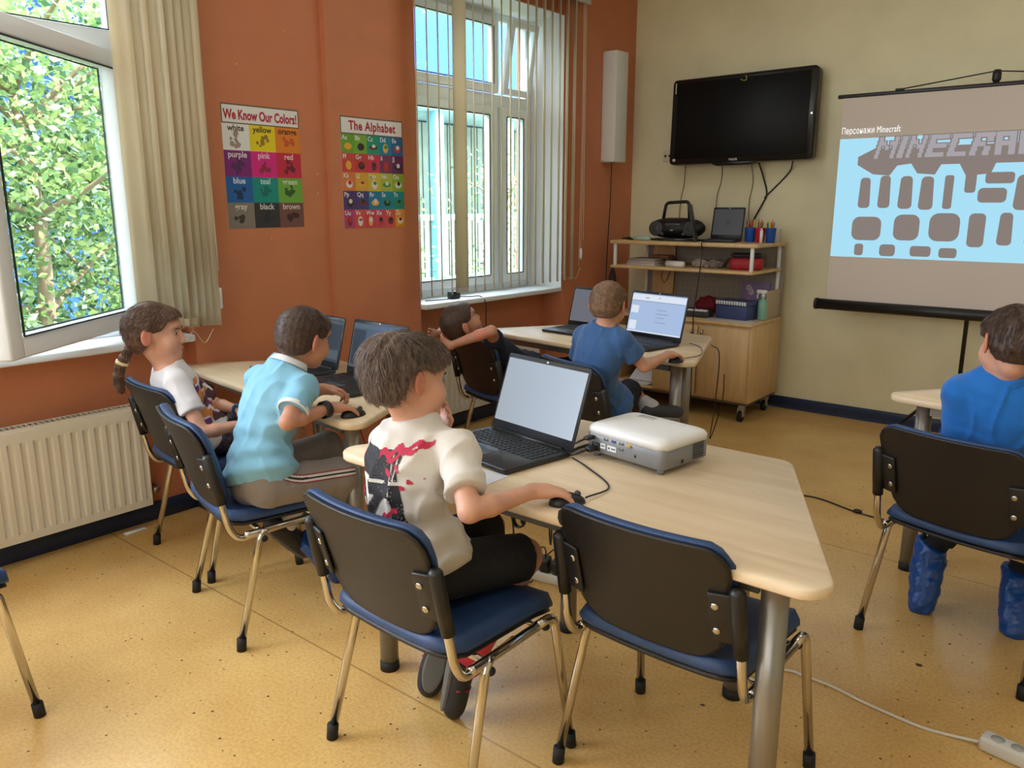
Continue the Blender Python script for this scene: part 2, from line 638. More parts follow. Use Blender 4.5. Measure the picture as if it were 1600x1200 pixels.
# hinge at the right end; local x runs from the hinge towards the free edge
sash.rotation_euler = (0, 0, math.atan2(-math.cos(ang), math.sin(ang)))
SWD, SHT = 0.98, 1.20
m = MB(); frame_rect(m, SWD, SHT, 0.078, 0.072, 0, 0.010); m.build('sash', M_WHITE, sash)
m = MB(); m.box((SWD / 2, 0, SHT / 2), (SWD - 0.14, 0.016, SHT - 0.14)); m.build('glass', M_GLASS, sash)
m = MB(); gasket_rect(m, 0.080, SWD - 0.080, 0.080, SHT - 0.080, 0.037, 0, 0.006); gasket_rect(m, 0.080, SWD - 0.080, 0.080, SHT - 0.080, -0.037, 0, 0.006); m.build('gasket', GASKET, sash)
# window 3: second window in the alcove
win3 = struct(thing('window_3', None, None, (-3.80, 3.47, 0.90), RZ))
m = MB(); frame_rect(m, 1.34, 1.87, 0.055, 0.07)
m.box((0.67, 0, 1.30), (1.25, 0.07, 0.085), 0, 0.008)
m.box((0.955, 0, 0.65), (0.055, 0.07, 1.22), 0, 0.008)
m.build('frame', M_WHITE, win3)
m = MB(); m.box((0.47, 0, 0.66), (0.9, 0.012, 1.2)); m.box((1.14, 0, 0.66), (0.33, 0.012, 1.2)); m.build('glass', M_GLASS, win3)
m = MB()
MM = Matrix.Translation((0.055, -0.035, 0.06)); 
def fr_at(mb, x, z, wdt, h, t):
    q = MB(); frame_rect(q, wdt, h, t, 0.06)
    mb.add(q.v, q.f, 0, True, Matrix.Translation((x, -0.03, z)))
fr_at(m, 0.05, 0.05, 0.875, 1.21, 0.06)
fr_at(m, 0.985, 0.05, 0.31, 1.21, 0.06)
m.build('sash', M_WHITE, win3)
m = MB(); gasket_rect(m, 0.112, 0.863, 0.112, 1.198, -0.058, 0, 0.006); gasket_rect(m, 1.047, 1.233, 0.112, 1.198, -0.058, 0, 0.006)
m.build('gasket', GASKET, win3)
# upper light, tipped inwards at the top
up = MB(); frame_rect(up, 0.90, 0.48, 0.055, 0.06)
TI = Matrix.Translation((0.05, -0.04, 1.345)) @ Matrix.Rotation(math.radians(0), 4, 'X')
m = MB(); m.add(up.v, up.f, 0, True, TI); m.build('vent_sash', M_WHITE, win3)
m = MB(); m.box((0.45, 0, 0.24), (0.8, 0.012, 0.38), M=TI); m.build('vent_glass', M_GLASS, win3)
m = MB(); gasket_rect(m, 0.058, 0.842, 0.058, 0.422, -0.032, 0, 0.006); g2 = MB(); g2.add(m.v, m.f, 0, False, TI); g2.build('vent_gasket', GASKET, win3)
up = MB(); frame_rect(up, 0.30, 0.48, 0.045, 0.05)
TI2 = Matrix.Translation((0.99, -0.05, 1.345)) @ Matrix.Rotation(math.radians(10), 4, 'X')
m = MB(); m.add(up.v, up.f, 0, True, TI2); m.build('tilted_vent_sash', M_WHITE, win3)
m = MB(); m.box((0.15, 0, 0.24), (0.22, 0.012, 0.40), M=TI2); m.build('tilted_vent_glass', M_GLASS, win3)

# ------------------------------------------------------------------ vertical blinds
def slat_geo(mb, x, y, z0, z1, ang, wdt=0.089, bow=0.006, mi=0):
    d = Vector((math.cos(ang), math.sin(ang), 0))
    n = Vector((-d.y, d.x, 0))
    cols = []
    K = 5
    for k in range(K):
        t = k / (K - 1) - 0.5
        p = Vector((x, y, 0)) + d * (t * wdt) + n * (bow * (1 - 4 * t * t))
        cols.append(p)
    v = []
    for side in (1, -1):
        for zz in (z0, z1):
            for p in cols:
                q = p + n * (0.0007 * side)
                v.append((q.x, q.y, zz))
    f = []
    for k in range(K - 1):
        f.append((k, k + 1, K + k + 1, K + k))
        f.append((2 * K + k + 1, 2 * K + k, 3 * K + k, 3 * K + k + 1))
        f.append((K + k, K + k + 1, 3 * K + k + 1, 3 * K + k))
        f.append((k + 1, k, 2 * K + k, 2 * K + k + 1))
    f.append((0, K, 3 * K, 2 * K)); f.append((K - 1, 3 * K - 1, 4 * K - 1, 2 * K - 1))
    mb.add(v, f, mi, True)
M_RAIL = mat('aluminium_rail', (206, 206, 208), 0.35, 0.6)
M_CORD = mat('beige_cord', (216, 204, 178), 0.8)
M_WEIGHT = mat('slat_weight', (176, 172, 164), 0.5)
b2 = thing('vertical_blind', 'half open vertical slat blind hanging across the window by the television wall', 'blind', (0, 0, 0))
m = MB(); m.box((-3.46, 4.20, 2.90), (0.045, 1.78, 0.04), 0, 0.006); m.build('rail', M_RAIL, b2)
yy = 3.375
k = 0
while yy < 5.0:
    a = math.radians(136)
    if k == 4:
        a = math.radians(66)
    if k == 5:
        yy += 0.04
    q = MB(); slat_geo(q, -3.46, yy, 0.955 + 0.004 * (k % 3), 2.88, a + math.radians(random.uniform(-3, 3))); so = q.build('slat', M_BLIND, b2)
    q = MB(); q.box((0, 0, 0), (0.075, 0.004, 0.032), M=Matrix.Translation((-3.46, yy, 0.972)) @ Matrix.Rotation(a, 4, 'Z')); q.build('weight', M_WEIGHT, so)
    yy += 0.089
    k += 1
m = MB()
for dx, zz in ((0, 1.16), (0.012, 1.24), (-0.01, 1.05)):
    m.tube(spline([(-3.45 + dx, 5.03, 2.88), (-3.448 + dx, 5.032, 2.0), (-3.45 + dx, 5.03 + dx, zz)], 6), 0.0022, 6)
m.tube(spline([(-3.46, 4.80, 1.02), (-3.45, 4.86, 0.965), (-3.45, 4.92, 0.98), (-3.45, 4.97, 0.965), (-3.45, 5.03, 1.04)], 6), 0.002, 6)
m.build('cord', M_CORD, b2)
m = MB(); m.lathe([(0.006, 0), (0.011, 0.02), (0.011, 0.07), (0.004, 0.085)], 12, M=Matrix.Translation((-3.45, 5.03, 1.10))); m.build('cord_weight', M_WHITE, b2)

b1 = thing('vertical_blind', 'drawn back bundle of cream blind slats beside the open window', 'blind', (0, 0, 0))
m = MB(); m.box((-3.47, 0.78, 2.90), (0.045, 2.62, 0.04), 0, 0.006); m.build('rail', M_RAIL, b1)
for k in range(9):
    yy = 1.715 + 0.035 * k
    a = math.radians((48, 66, 40, 58, 36, 52, 60, 70, 62)[k])
    q = MB(); slat_geo(q, -3.490 + 0.004 * k, yy, 0.955 + random.uniform(-0.01, 0.012), 2.88, a, bow=random.uniform(0.004, 0.012)); so = q.build('slat', M_BLIND, b1)
    q = MB(); q.box((0, 0, 0), (0.075, 0.004, 0.032), M=Matrix.Translation((-3.475, yy, 0.975)) @ Matrix.Rotation(a, 4, 'Z')); q.build('weight', M_BLIND, so)
m = MB()
for dy, zz in ((0, 1.03), (0.012, 1.10), (0.02, 1.2)):
    m.tube(spline([(-3.455, 2.03 + dy, 2.88), (-3.455, 2.025 + dy, 2.0), (-3.455, 2.03 + dy, zz)], 6), 0.0022, 6)
m.tube(spline([(-3.46, 1.80, 0.93), (-3.455, 1.85, 0.885), (-3.455, 1.90, 0.93), (-3.455, 1.95, 0.87), (-3.455, 2.0, 0.93)], 6), 0.0015, 6)
m.build('cord', M_CORD, b1)
m = MB(); m.box((-3.455, 2.045, 1.07), (0.016, 0.022, 0.10), 0, 0.006); m.build('cord_weight', M_WHITE, b1)

# ------------------------------------------------------------------ radiators
def radiator(x_wall, y0, y1, z0, z1, label):
    r = thing('radiator', label, 'radiator', (x_wall, (y0 + y1) / 2, 0))
    yc = 0.0
    L = y1 - y0
    m = MB()
    # ribbed front panel: cross section swept vertically, ends tapered
    xf = 0.098
    def panel(xb, dirn):
        n = int(L / 0.048)
        pitch = L / n
        prof = []
        for i in range(n):
            yb = -L / 2 + pitch * i
            prof += [(0, yb), (0, yb + pitch * 0.40), (-0.011, yb + pitch * 0.52), (-0.011, yb + pitch * 0.88)]
        prof.append((0, L / 2))
        zs = [(z0, 0), (z0 + 0.035, 0), (z0 + 0.06, 1), (z1 - 0.085, 1), (z1 - 0.06, 0), (z1 - 0.012, 0), (z1, -0.35)]
        v = []
        for zz, k in zs:
            for dx, y in prof:
                off = (dx + 0.011 * 0.0) * max(k, 0) + (-0.012 if k < 0 else 0)
                v.append((xb + dirn * off, y, zz))
        np_ = len(prof)
        f = []
        for i in range(len(zs) - 1):
            for j in range(np_ - 1):
                q = (i * np_ + j, i * np_ + j + 1, (i + 1) * np_ + j + 1, (i + 1) * np_ + j)
                f.append(q if dirn > 0 else q[::-1])
        m.add(v, f, 0, False)
    panel(xf, 1)
    panel(0.028, -1)
    m.build('panel', M_RAD, r, auto=40)
    m = MB()
    for s in (-1, 1):
        m.box((0.063, s * (L / 2 - 0.002), (z0 + z1) / 2), (0.072, 0.006, z1 - z0 - 0.01), 0, 0.002, 1)
    m.box((0.063, 0, z0 + 0.004), (0.06, L - 0.02, 0.006))
    m.build('side_panel', M_RAD, r)
    m = MB()
    n = int(L / 0.022)
    for i in range(n):
        m.box((0.063, -L / 2 + (i + 0.5) * L / n, z1 - 0.004), (0.062, 0.006, 0.008))
    m.box((0.094, 0, z1 - 0.003), (0.004, L, 0.010)); m.box((0.032, 0, z1 - 0.003), (0.004, L, 0.010))
    m.build('top_grille', M_RAD, r)
    m = MB()
    m.box((0.063, 0, z1 - 0.02), (0.055, L - 0.04, 0.004)); m.build('fins', mat('radiator_fin_dark', (70, 66, 60), 0.6), r)
    m = MB()
    m.tube(bend([(0.06, L / 2, z0 + 0.06), (0.06, L / 2 + 0.06, z0 + 0.06), (0.0, L / 2 + 0.06, z0 + 0.06)], 0.02), 0.010, 10)
    m.cyl((0.06, L / 2 + 0.028, z0 + 0.06), (0.085, L / 2 + 0.028, z0 + 0.06), 0.014, 14)
    m.build('valve', mat('brass_pipe', (176, 150, 128), 0.35, 0.7), r)
    return r
radiator(XW + 0.004, 0.30, 1.69, 0.115, 0.60, 'white ribbed panel radiator under the open window')
radiator(-3.696, 3.52, 4.72, 0.13, 0.60, 'white ribbed panel radiator half hidden under the blind window')

# ------------------------------------------------------------------ posters
M_PAPER = mat('poster_white', (226, 226, 224), 0.35)
def flat_disc(mb, x, y, r, mi=0, z=0.0006, n=14, sx=1.0, sy=1.0, M=None):
    mb.add([(x + r * sx * math.cos(2 * PI * k / n), y + r * sy * math.sin(2 * PI * k / n), z) for k in range(n)], [tuple(range(n))], mi, False, M)
def flat_rect(mb, x0, y0, x1, y1, mi=0, z=0.0003, M=None):
    mb.add([(x0, y0, z), (x1, y0, z), (x1, y1, z), (x0, y1, z)], [(0, 1, 2, 3)], mi, False, M)

def poster_base(label, x, y0, y1, z0, z1, tilt):
    r = thing('poster', label, 'poster', (x, (y0 + y1) / 2, (z0 + z1) / 2), 0)
    # local x -> world +Y, local y -> world Z, local z -> world +X
    r.rotation_euler = (Matrix(((0, 0, 1), (1, 0, 0), (0, 1, 0))) @ Matrix.Rotation(tilt, 3, 'Z')).to_euler()
    return r, (y1 - y0), (z1 - z0)

r, PW, PH = poster_base('poster teaching twelve colours with a white headline strip', -3.574, 2.195, 2.635, 1.387, 1.972, math.radians(0))
m = MB(); m.box((0, 0, 0), (PW, PH, 0.001)); m.build('sheet', M_PAPER, r)
cols12 = [((206, 204, 200), 'white', (60, 50, 46), (160, 140, 132)), ((226, 206, 30), 'yellow', (60, 50, 46), (150, 120, 40)), ((222, 130, 40), 'orange', (60, 40, 30), (200, 90, 40)),
          ((126, 36, 120), 'purple', (225, 215, 225), (80, 40, 90)), ((212, 36, 130), 'pink', (235, 200, 220), (140, 40, 70)), ((196, 40, 70), 'red', (235, 205, 205), (110, 30, 50)),
          ((28, 96, 166), 'blue', (210, 225, 235), (30, 50, 90)), ((10, 140, 130), 'teal', (190, 225, 220), (20, 110, 104)), ((110, 168, 64), 'green', (205, 225, 190), (50, 90, 40)),
          ((128, 122, 112), 'gray', (215, 210, 205), (60, 54, 52)), ((50, 50, 54), 'black', (205, 205, 205), (34, 40, 46)), ((112, 74, 66), 'brown', (215, 200, 195), (60, 30, 36))]
cm = []; cells = MB(); pics = MB(); picm = []; words = MB(); wm = []
top = PH / 2 - 0.092
ch = (top + PH / 2) / 4
cw = PW / 3
for i, (c, nm, tcx, pc) in enumerate(cols12):
    cx, cy = i % 3, i // 3
    x0 = -PW / 2 + cx * cw; y1 = top - cy * ch
    cm.append(mat('poster_' + nm, c, 0.35))
    flat_rect(cells, x0, y1 - ch, x0 + cw, y1, i, 0.0009)
    picm.append(mat('picture_' + nm, pc, 0.4))
    rr = random.Random(i); pics = MB()
    for q in range(12):
        a = rr.uniform(0, 6.28); d = rr.uniform(0, 0.034)
        flat_disc(pics, x0 + cw / 2 + d * math.cos(a), y1 - ch * 0.60 + d * math.sin(a), rr.uniform(0.006, 0.014), 0, 0.0012 + q * 0.00002, 9)
    pics.build('picture', picm[-1], r)
    wm.append(mat('word_' + nm, tcx, 0.4))
    text_mb(nm, 0.040, Matrix.Translation((x0 + cw / 2, y1 - 0.032, 0.0016)), words, i, 'CENTER', bold=0.0008)
cells.build('colour_squares', cm, r); words.build('colour_words', wm, r)
m = MB(); flat_rect(m, -PW / 2, top, PW / 2, PH / 2, 0, 0.0009); flat_rect(m, -PW / 2 + 0.006, top + 0.006, PW / 2 - 0.006, PH / 2 - 0.007, 1, 0.0012)
m.build('headline_strip', [mat('poster_border', (110, 90, 80), 0.4), M_PAPER], r)
text_mb('We Know Our Colors!', 0.062, Matrix.Translation((0, top + 0.022, 0.0018)) @ Matrix.Scale(0.70, 4, (1, 0, 0)), None, 0, 'CENTER', bold=0.0022).build('headline', mat('headline_red', (178, 36, 56), 0.4), r)

r, PW, PH = poster_base('alphabet poster with small pictures in coloured squares', XP + 0.001, 2.875, 3.325, 1.375, 1.966, 0)
m = MB(); m.box((0, 0, 0), (PW, PH, 0.001)); m.build('sheet', M_PAPER, r)
rows = [(['Aa', 'Bb', 'Cc', 'Dd', 'Ee'], [(104, 160, 50), (120, 170, 50), (20, 150, 120), (20, 130, 160), (40, 100, 150)]),
        (['Ff', 'Gg', 'Hh', 'Ii', 'Jj'], [(200, 70, 60), (196, 60, 60), (206, 50, 80), (120, 50, 90), (100, 40, 90)]),
        (['Kk', 'Ll', 'Mm', 'Nn', 'Oo'], [(214, 120, 50), (214, 160, 50), (210, 180, 50), (170, 180, 60), (140, 170, 50)]),
        (['Pp', 'Qq', 'Rr', 'Ss', 'Tt'], [(80, 50, 110), (70, 60, 120), (30, 120, 160), (20, 130, 150), (20, 140, 140)]),
        (['Uu', 'Vv', 'Ww', 'Xx', 'Yy', 'Zz'], [(180, 60, 110), (210, 80, 60), (200, 60, 70), (200, 70, 90), (210, 80, 60), (226, 150, 50)])]
top = PH / 2 - 0.092
ch = (top + PH / 2) / 5
cells = MB(); cm = []; pics = MB(); words = MB(); mi = 0
pm = [mat('alpha_pic_' + n_, c_, 0.4) for n_, c_ in (('maroon', (120, 40, 40)), ('yellow', (226, 170, 60)), ('cream', (226, 210, 180)), ('white', (220, 220, 220)), ('black', (40, 40, 40)), ('green', (60, 140, 70)), ('red', (190, 50, 40)))]
rr = random.Random(3)
for j, (ls, cs) in enumerate(rows):
    n = len(ls)
    cw = PW / n
    for i in range(n):
        x0 = -PW / 2 + i * cw; y1 = top - j * ch
        cm.append(mat('alpha_square_%d_%d' % (j, i), cs[i], 0.35))
        flat_rect(cells, x0, y1 - ch, x0 + cw, y1, mi, 0.0009); mi += 1
        k = rr.randrange(7)
        sx = rr.uniform(0.6, 1.3)
        pics = MB()
        flat_disc(pics, x0 + cw * 0.52, y1 - ch * 0.64, 0.026, k, 0.0012, 14, sx, 1.7 - sx)
        flat_disc(pics, x0 + cw * 0.55, y1 - ch * 0.56, 0.013, rr.randrange(7), 0.0014, 12, 1.0, rr.uniform(0.5, 1.2))
        pics.build('picture', pm, r)
        text_mb(ls[i], 0.034, Matrix.Translation((x0 + 0.006, y1 - 0.030, 0.0017)), words, 0, 'LEFT', bold=0.0006)
cells.build('letter_squares', cm, r); words.build('letters', mat('letter_white', (228, 230, 228), 0.4), r)
m = MB(); flat_rect(m, -PW / 2, top, PW / 2, PH / 2, 0, 0.0009); flat_rect(m, -PW / 2 + 0.006, top + 0.006, PW / 2 - 0.006, PH / 2 - 0.007, 1, 0.0012)
m.build('headline_strip', [mat('poster_border', (110, 90, 80), 0.4), M_PAPER], r)
text_mb('The Alphabet', 0.066, Matrix.Translation((0, top + 0.024, 0.0018)) @ Matrix.Scale(0.86, 4, (1, 0, 0)), None, 0, 'CENTER', bold=0.002, spacing=1.08).build('headline', mat('headline_red', (178, 36, 56), 0.4), r)
# flaked paint and nail holes on the pier
for i, (y, z, s_) in enumerate(((2.30, 2.155, 0.010), (2.575, 2.34, 0.008), (2.74, 1.66, 0.012), (3.10, 2.03, 0.008), (3.14, 1.335, 0.007), (2.43, 1.33, 0.007), (2.735, 1.56, 0.009))):
    m = MB(); x_ = (-3.575 if y < 2.8 else XP) + 0.0006
    rr = random.Random(i)
    pts = [(0, y + s_ * rr.uniform(0.5, 1) * math.cos(a * 0.9), z + s_ * rr.uniform(0.4, 0.9) * math.sin(a * 0.9)) for a in range(7)]
    m.add([(x_, p[1], p[2]) for p in pts], [tuple(range(7))], 0, False)
    o = m.build('paint_chip', mat('bare_plaster', (212, 150, 110), 0.8)); tag(o, ['paint chip above the top left corner of the colours poster', 'paint chip high on the orange pier above the colours poster', 'larger paint chip between the two posters, upper one', 'paint chip just above the alphabet poster', 'paint chip just below the alphabet poster', 'paint chip just below the colours poster', 'paint chip between the two posters, lower one'][i], 'paint chip', 'paint chips on the orange pier')

# ------------------------------------------------------------------ white wall box with cable
r = thing('wall_lamp', 'tall narrow white box lamp on the orange wall with a hanging cord', 'lamp', (-3.52, 5.46, 0))
m = MB(); m.box((0.062, 0, 2.22), (0.122, 0.165, 0.80), 0, 0.004, 2); m.build('housing', mat('lamp_housing', (222, 222, 220), 0.45), r)
m = MB()
for zz in (1.83, 2.61):
    m.cyl((0.02, -0.084, zz), (0.02, -0.081, zz), 0.004, 8)
m.build('screw', M_SCREW, r)
m = MB(); m.tube(spline([(0.05, 0.0, 1.82), (0.045, 0, 1.5), (0.03, 0.002, 1.2), (0.025, -0.002, 0.9), (0.02, 0, 0.3)], 8), 0.004, 8); m.build('cord', M_BLACK, r)

# ------------------------------------------------------------------ television on the wall
r = thing('television', 'black flat television on the olive wall above the cabinet', 'television', (-2.545, 5.70, 2.10), math.radians(1.5))
r.rotation_euler = (math.radians(-3), math.radians(-0.6), math.radians(1.5))
M_TVB = mat('television_gloss_black', (18, 18, 20), 0.3)
m = MB()
poly = [(-0.535, -0.300), (0.535, -0.300), (0.535, 0.312), (-0.535, 0.312)]
MT = Matrix(((1, 0, 0, 0), (0, 0, -1, 0), (0, 1, 0, 0), (0, 0, 0, 1)))
m.slab(poly, -0.07, 0.025, 0.03, 0.008, 6, 0, MT); m.build('bezel', M_TVB, r)
m = MB(); m.slab([(-0.16, -0.318), (0.10, -0.318), (0.16, -0.295), (-0.22, -0.295)], -0.05, 0.02, 0.015, 0.004, 4, 0, MT); m.build('chin', M_TVB, r)
m = MB(); m.box((0, -0.027, 0.010), (0.985, 0.004, 0.545), 0, 0.002, 1); m.build('screen', mat('television_screen', (9, 12, 16), 0.5, spec=0.25), r)
text_mb('PHILIPS', 0.022, Matrix.Translation((-0.055, -0.031, -0.288)) @ MT @ Matrix.Scale(0.9, 4, (1, 0, 0)), None, bold=0.0006).build('lettering', mat('badge_silver', (190, 190, 188), 0.3, 0.6), r)
m = MB(); m.tube(spline([(0.03, -0.031, 0.29), (0.038, -0.031, 0.272), (0.03, -0.031, 0.258), (0.005, -0.031, 0.262), (-0.008, -0.031, 0.275)], 4), [0.008] * 16 + [0.003], 6, flat=0.35); m.build('sticker', mat('gold_sticker', (182, 170, 110), 0.5), r)
m = MB(); m.box((-0.492, -0.031, -0.268), (0.022, 0.002, 0.018)); m.box((-0.506, -0.031, 0.25), (0.008, 0.002, 0.075), 0, 0.001); m.build('label_sticker', mat('pale_sticker', (196, 198, 192), 0.4), r)
m = MB(); m.ell((0.513, -0.030, 0.0), (0.006, 0.003, 0.007)); m.build('indicator', mat('white_led', (240, 240, 240), 0.4, emit=((255, 255, 255), 0.8)), r)
m = MB(); m.box((0, 0.105, 0.05), (0.25, 0.07, 0.25), 0, 0.01); m.build('mount', M_BLACK, r)
# wires under the television
def cable(name, pts, rad, material, label, group=None, cat='cable', seg=8, n=8):
    m = MB(); m.tube(spline(pts, seg), rad, n); o = m.build(name, material); return tag(o, label, cat, group)
yw = YB - 0.012
cable('cable', [(-2.42, yw - 0.06, 1.80), (-2.40, yw - 0.01, 1.70), (-2.37, yw, 1.58), (-2.40, yw, 1.50), (-2.46, yw, 1.38), (-2.47, yw - 0.02, 1.29)], 0.006, M_BLACK, 'thick black cable curving from the television down to the shelf')
cable('cable', [(-2.17, yw - 0.06, 1.80), (-2.22, yw, 1.72), (-2.385, yw, 1.55)], 0.005, M_BLACK, 'black cable running diagonally from the television to join the thick one')
cable('cable', [(-3.035, yw, 1.83), (-3.04, yw, 1.66), (-3.065, yw, 1.52), (-3.07, yw, 1.30)], 0.003, mat('grey_wire', (120, 112, 92), 0.6), 'thin grey wire running down under the left edge of the television')
cable('cable', [(-2.73, yw, 1.82), (-2.73, yw, 1.68), (-2.76, yw, 1.55), (-2.76, yw, 1.30)], 0.003, MATS['grey_wire'], 'thin grey wire hanging behind the boombox handle')
cable('cable', [(-2.50, yw, 1.80), (-2.48, yw, 1.66), (-2.50, yw, 1.52), (-2.49, yw, 1.30)], 0.003, MATS['grey_wire'], 'thin grey wire hanging just left of the thick black cable')
r = thing('wall_socket', 'white double wall socket left of the television', 'socket', (-3.195, YB, 1.875))
m = MB(); m.box((0, -0.007, 0), (0.085, 0.014, 0.085), 0, 0.006); m.build('plate', mat('socket_cream', (214, 206, 184), 0.4), r)
m = MB()
for dx in (-0.018, 0.018):
    m.cyl((dx, -0.0145, 0), (dx, -0.0135, 0), 0.010, 12)
m.build('socket_hole', M_BLACK, r)
o = MB().box((-0.62, YB - 0.001, 1.0), (0.012, 0.002, 0.012)).build('paint_chip', mat('dark_mark', (110, 96, 62), 0.8)); bpy.data.objects.remove(o)

# ------------------------------------------------------------------ ceiling lamps
cl = thing('ceiling_lamp', 'white ceiling lamp peeking in above the corner of the walls', 'lamp', (-2.62, 4.12, HC))
m = MB(); m.box((0, 0, -0.03), (0.55, 1.2, 0.06), 0, 0.02); m.build('housing', M_WHITE, cl)
m = MB(); m.box((0, 0, -0.068), (0.50, 1.1, 0.02), 0, 0.008); m.build('diffuser', mat('lamp_diffuser', (238, 238, 236), 0.5), cl)

# ------------------------------------------------------------------ projection screen on its tripod
SY = 5.55
r = thing('projection_screen', 'tripod projection screen showing a slide in front of the olive wall', 'projection screen', (-0.97, SY, 0))
def sx(px_world): return px_world + 0.97
SL, SR = -1.785, -0.10
m = MB(); m.box((sx((SL + SR) / 2), 0, (0.87 + 2.17) / 2), (SR - SL, 0.003, 2.17 - 0.87)); m.build('canvas', mat('screen_canvas', (196, 184, 174), 0.85, emit=((196, 182, 172), 0.05)), r)
m = MB(); m.box((sx((SL + SR) / 2), 0.004, 2.178), (SR - SL + 0.07, 0.022, 0.024), 0, 0.006); m.build('top_bar', M_BLACK, r)
m = MB()
c0, c1 = sx(SL - 0.06), sx(SR + 0.06)
m.tube([(c0, 0.0, 0.842), (c1, 0.0, 0.842)], 0.036, 18); m.build('housing', M_BLACK, r)
m = MB(); m.tube([(c0 - 0.012, 0, 0.842), (c0 + 0.006, 0, 0.842)], 0.039, 18); m.tube([(c1 - 0.006, 0, 0.842), (c1 + 0.012, 0, 0.842)], 0.039, 18); m.build('end_cap', M_BLACK, r)
m = MB(); m.tube([(0.03, 0.06, 0.14), (0.03, 0.06, 2.26)], 0.013, 12); m.build('pole', M_BLACK, r)
m = MB(); m.lathe([(0.012, 0), (0.024, 0.02), (0.024, 0.055), (0.018, 0.075)], 12, M=Matrix.Translation((0.03, 0.045, 2.19))); m.build('hook', M_BLACK, r)
m = MB(); m.tube([(sx(-1.45), 0.0, 2.195), (0.03, 0.02, 2.255), (sx(-0.45), 0.0, 2.195)], 0.004, 6); m.build('hanger', M_BLACK, r)
m = MB(); m.box((sx(-1.45), 0, 2.195), (0.05, 0.02, 0.012), 0, 0.003); m.build('hanger_clip', M_BLACK, r)
for a in (200, 330, 80):
    a = math.radians(a)
    q = MB(); q.tube([(0.03 + 0.012 * math.cos(a), 0.06 + 0.012 * math.sin(a), 0.42), (0.03 + 0.40 * math.cos(a), 0.06 + 0.22 * math.sin(a), 0.012)], 0.011, 10); q.build('leg', M_BLACK, r)
# the projected picture: light thrown on the canvas, so the tones are luminous
def emi(name, rgb, s): return mat(name, (20, 20, 20), 0.9, emit=(rgb, s))
E_CY = emi('slide_cyan', (164, 218, 240), 0.60)
E_TXT = emi('slide_white', (250, 250, 248), 0.62)
E_TAN = emi('slide_taupe', (158, 144, 138), 0.40)
E_TAN2 = emi('slide_grey', (176, 172, 178), 0.50)
m = MB(); IL, IR, IB, IT = -1.783, -0.10, 1.165, 1.915
m.quad((sx(IL), -0.0025, IB), (sx(IR), -0.0025, IB), (sx(IR), -0.0025, IT), (sx(IL), -0.0025, IT))
m.build('slide_picture', E_CY, r)
def sm(x, z, d): return Matrix.Translation((sx(x), -d, z)) @ MT
text_mb('Персонажи Minecraft', 0.056, sm(-1.778, 1.945, 0.003) @ Matrix.Scale(0.62, 4, (1, 0, 0)), None, bold=0.0, spacing=1.06).build('slide_title', E_TXT, r)
# block lettering on a dark slab
m = MB()
m.add([(sx(a_), -0.0035, c_) for a_, c_ in ((-1.66, 1.80), (-1.56, 1.85), (-0.12, 1.85), (-0.12, 1.68), (-0.50, 1.70), (-0.70, 1.74), (-0.88, 1.74), (-0.90, 1.68), (-1.03, 1.67), (-1.07, 1.74), (-1.17, 1.74), (-1.2, 1.68), (-1.30, 1.69), (-1.34, 1.75), (-1.42, 1.74), (-1.46, 1.68), (-1.56, 1.69), (-1.66, 1.75))], [tuple(range(18))[::-1]], 0, False)
m.build('slide_slab', E_TAN, r)
BL = {'M': ['10001', '11011', '10101', '10001', '10001'], 'I': ['1', '1', '1', '1', '1'], 'N': ['1001', '1101', '1011', '1001', '1001'], 'E': ['111', '100', '111', '100', '111'],
      'C': ['111', '100', '100', '100', '111'], 'R': ['111', '101', '110', '101', '101'], 'A': ['111', '101', '111', '101', '101'], 'F': ['111', '100', '110', '100', '100'], 'T': ['111', '010', '010', '010', '010']}
ml = MB(); md = MB()
x = -1.55
for chx in 'MINECRAFT':
    pat = BL[chx]
    cwid = 0.023 if chx in 'MN' else 0.034
    for rI, row in enumerate(pat):
        for cI, bit in enumerate(row):
            if bit == '1':
                z1 = 1.915 - rI * 0.026
                lean = (1.86 - z1) * -0.25 * (1 if x < -0.9 else 0)
                xx = x + cI * cwid + lean
                ml.quad((sx(xx), -0.0055, z1 - 0.026), (sx(xx + cwid), -0.0055, z1 - 0.026), (sx(xx + cwid), -0.0055, z1), (sx(xx), -0.0055, z1))
                md.quad((sx(xx - 0.008), -0.0045, z1 - 0.033), (sx(xx + cwid + 0.008), -0.0045, z1 - 0.033), (sx(xx + cwid + 0.008), -0.0045, z1 + 0.006), (sx(xx - 0.008), -0.0045, z1 + 0.006))
    x += len(pat[0]) * cwid + 0.018
ml.build('slide_lettering', E_TAN2, r); md.build('slide_lettering_edge', E_TAN, r)
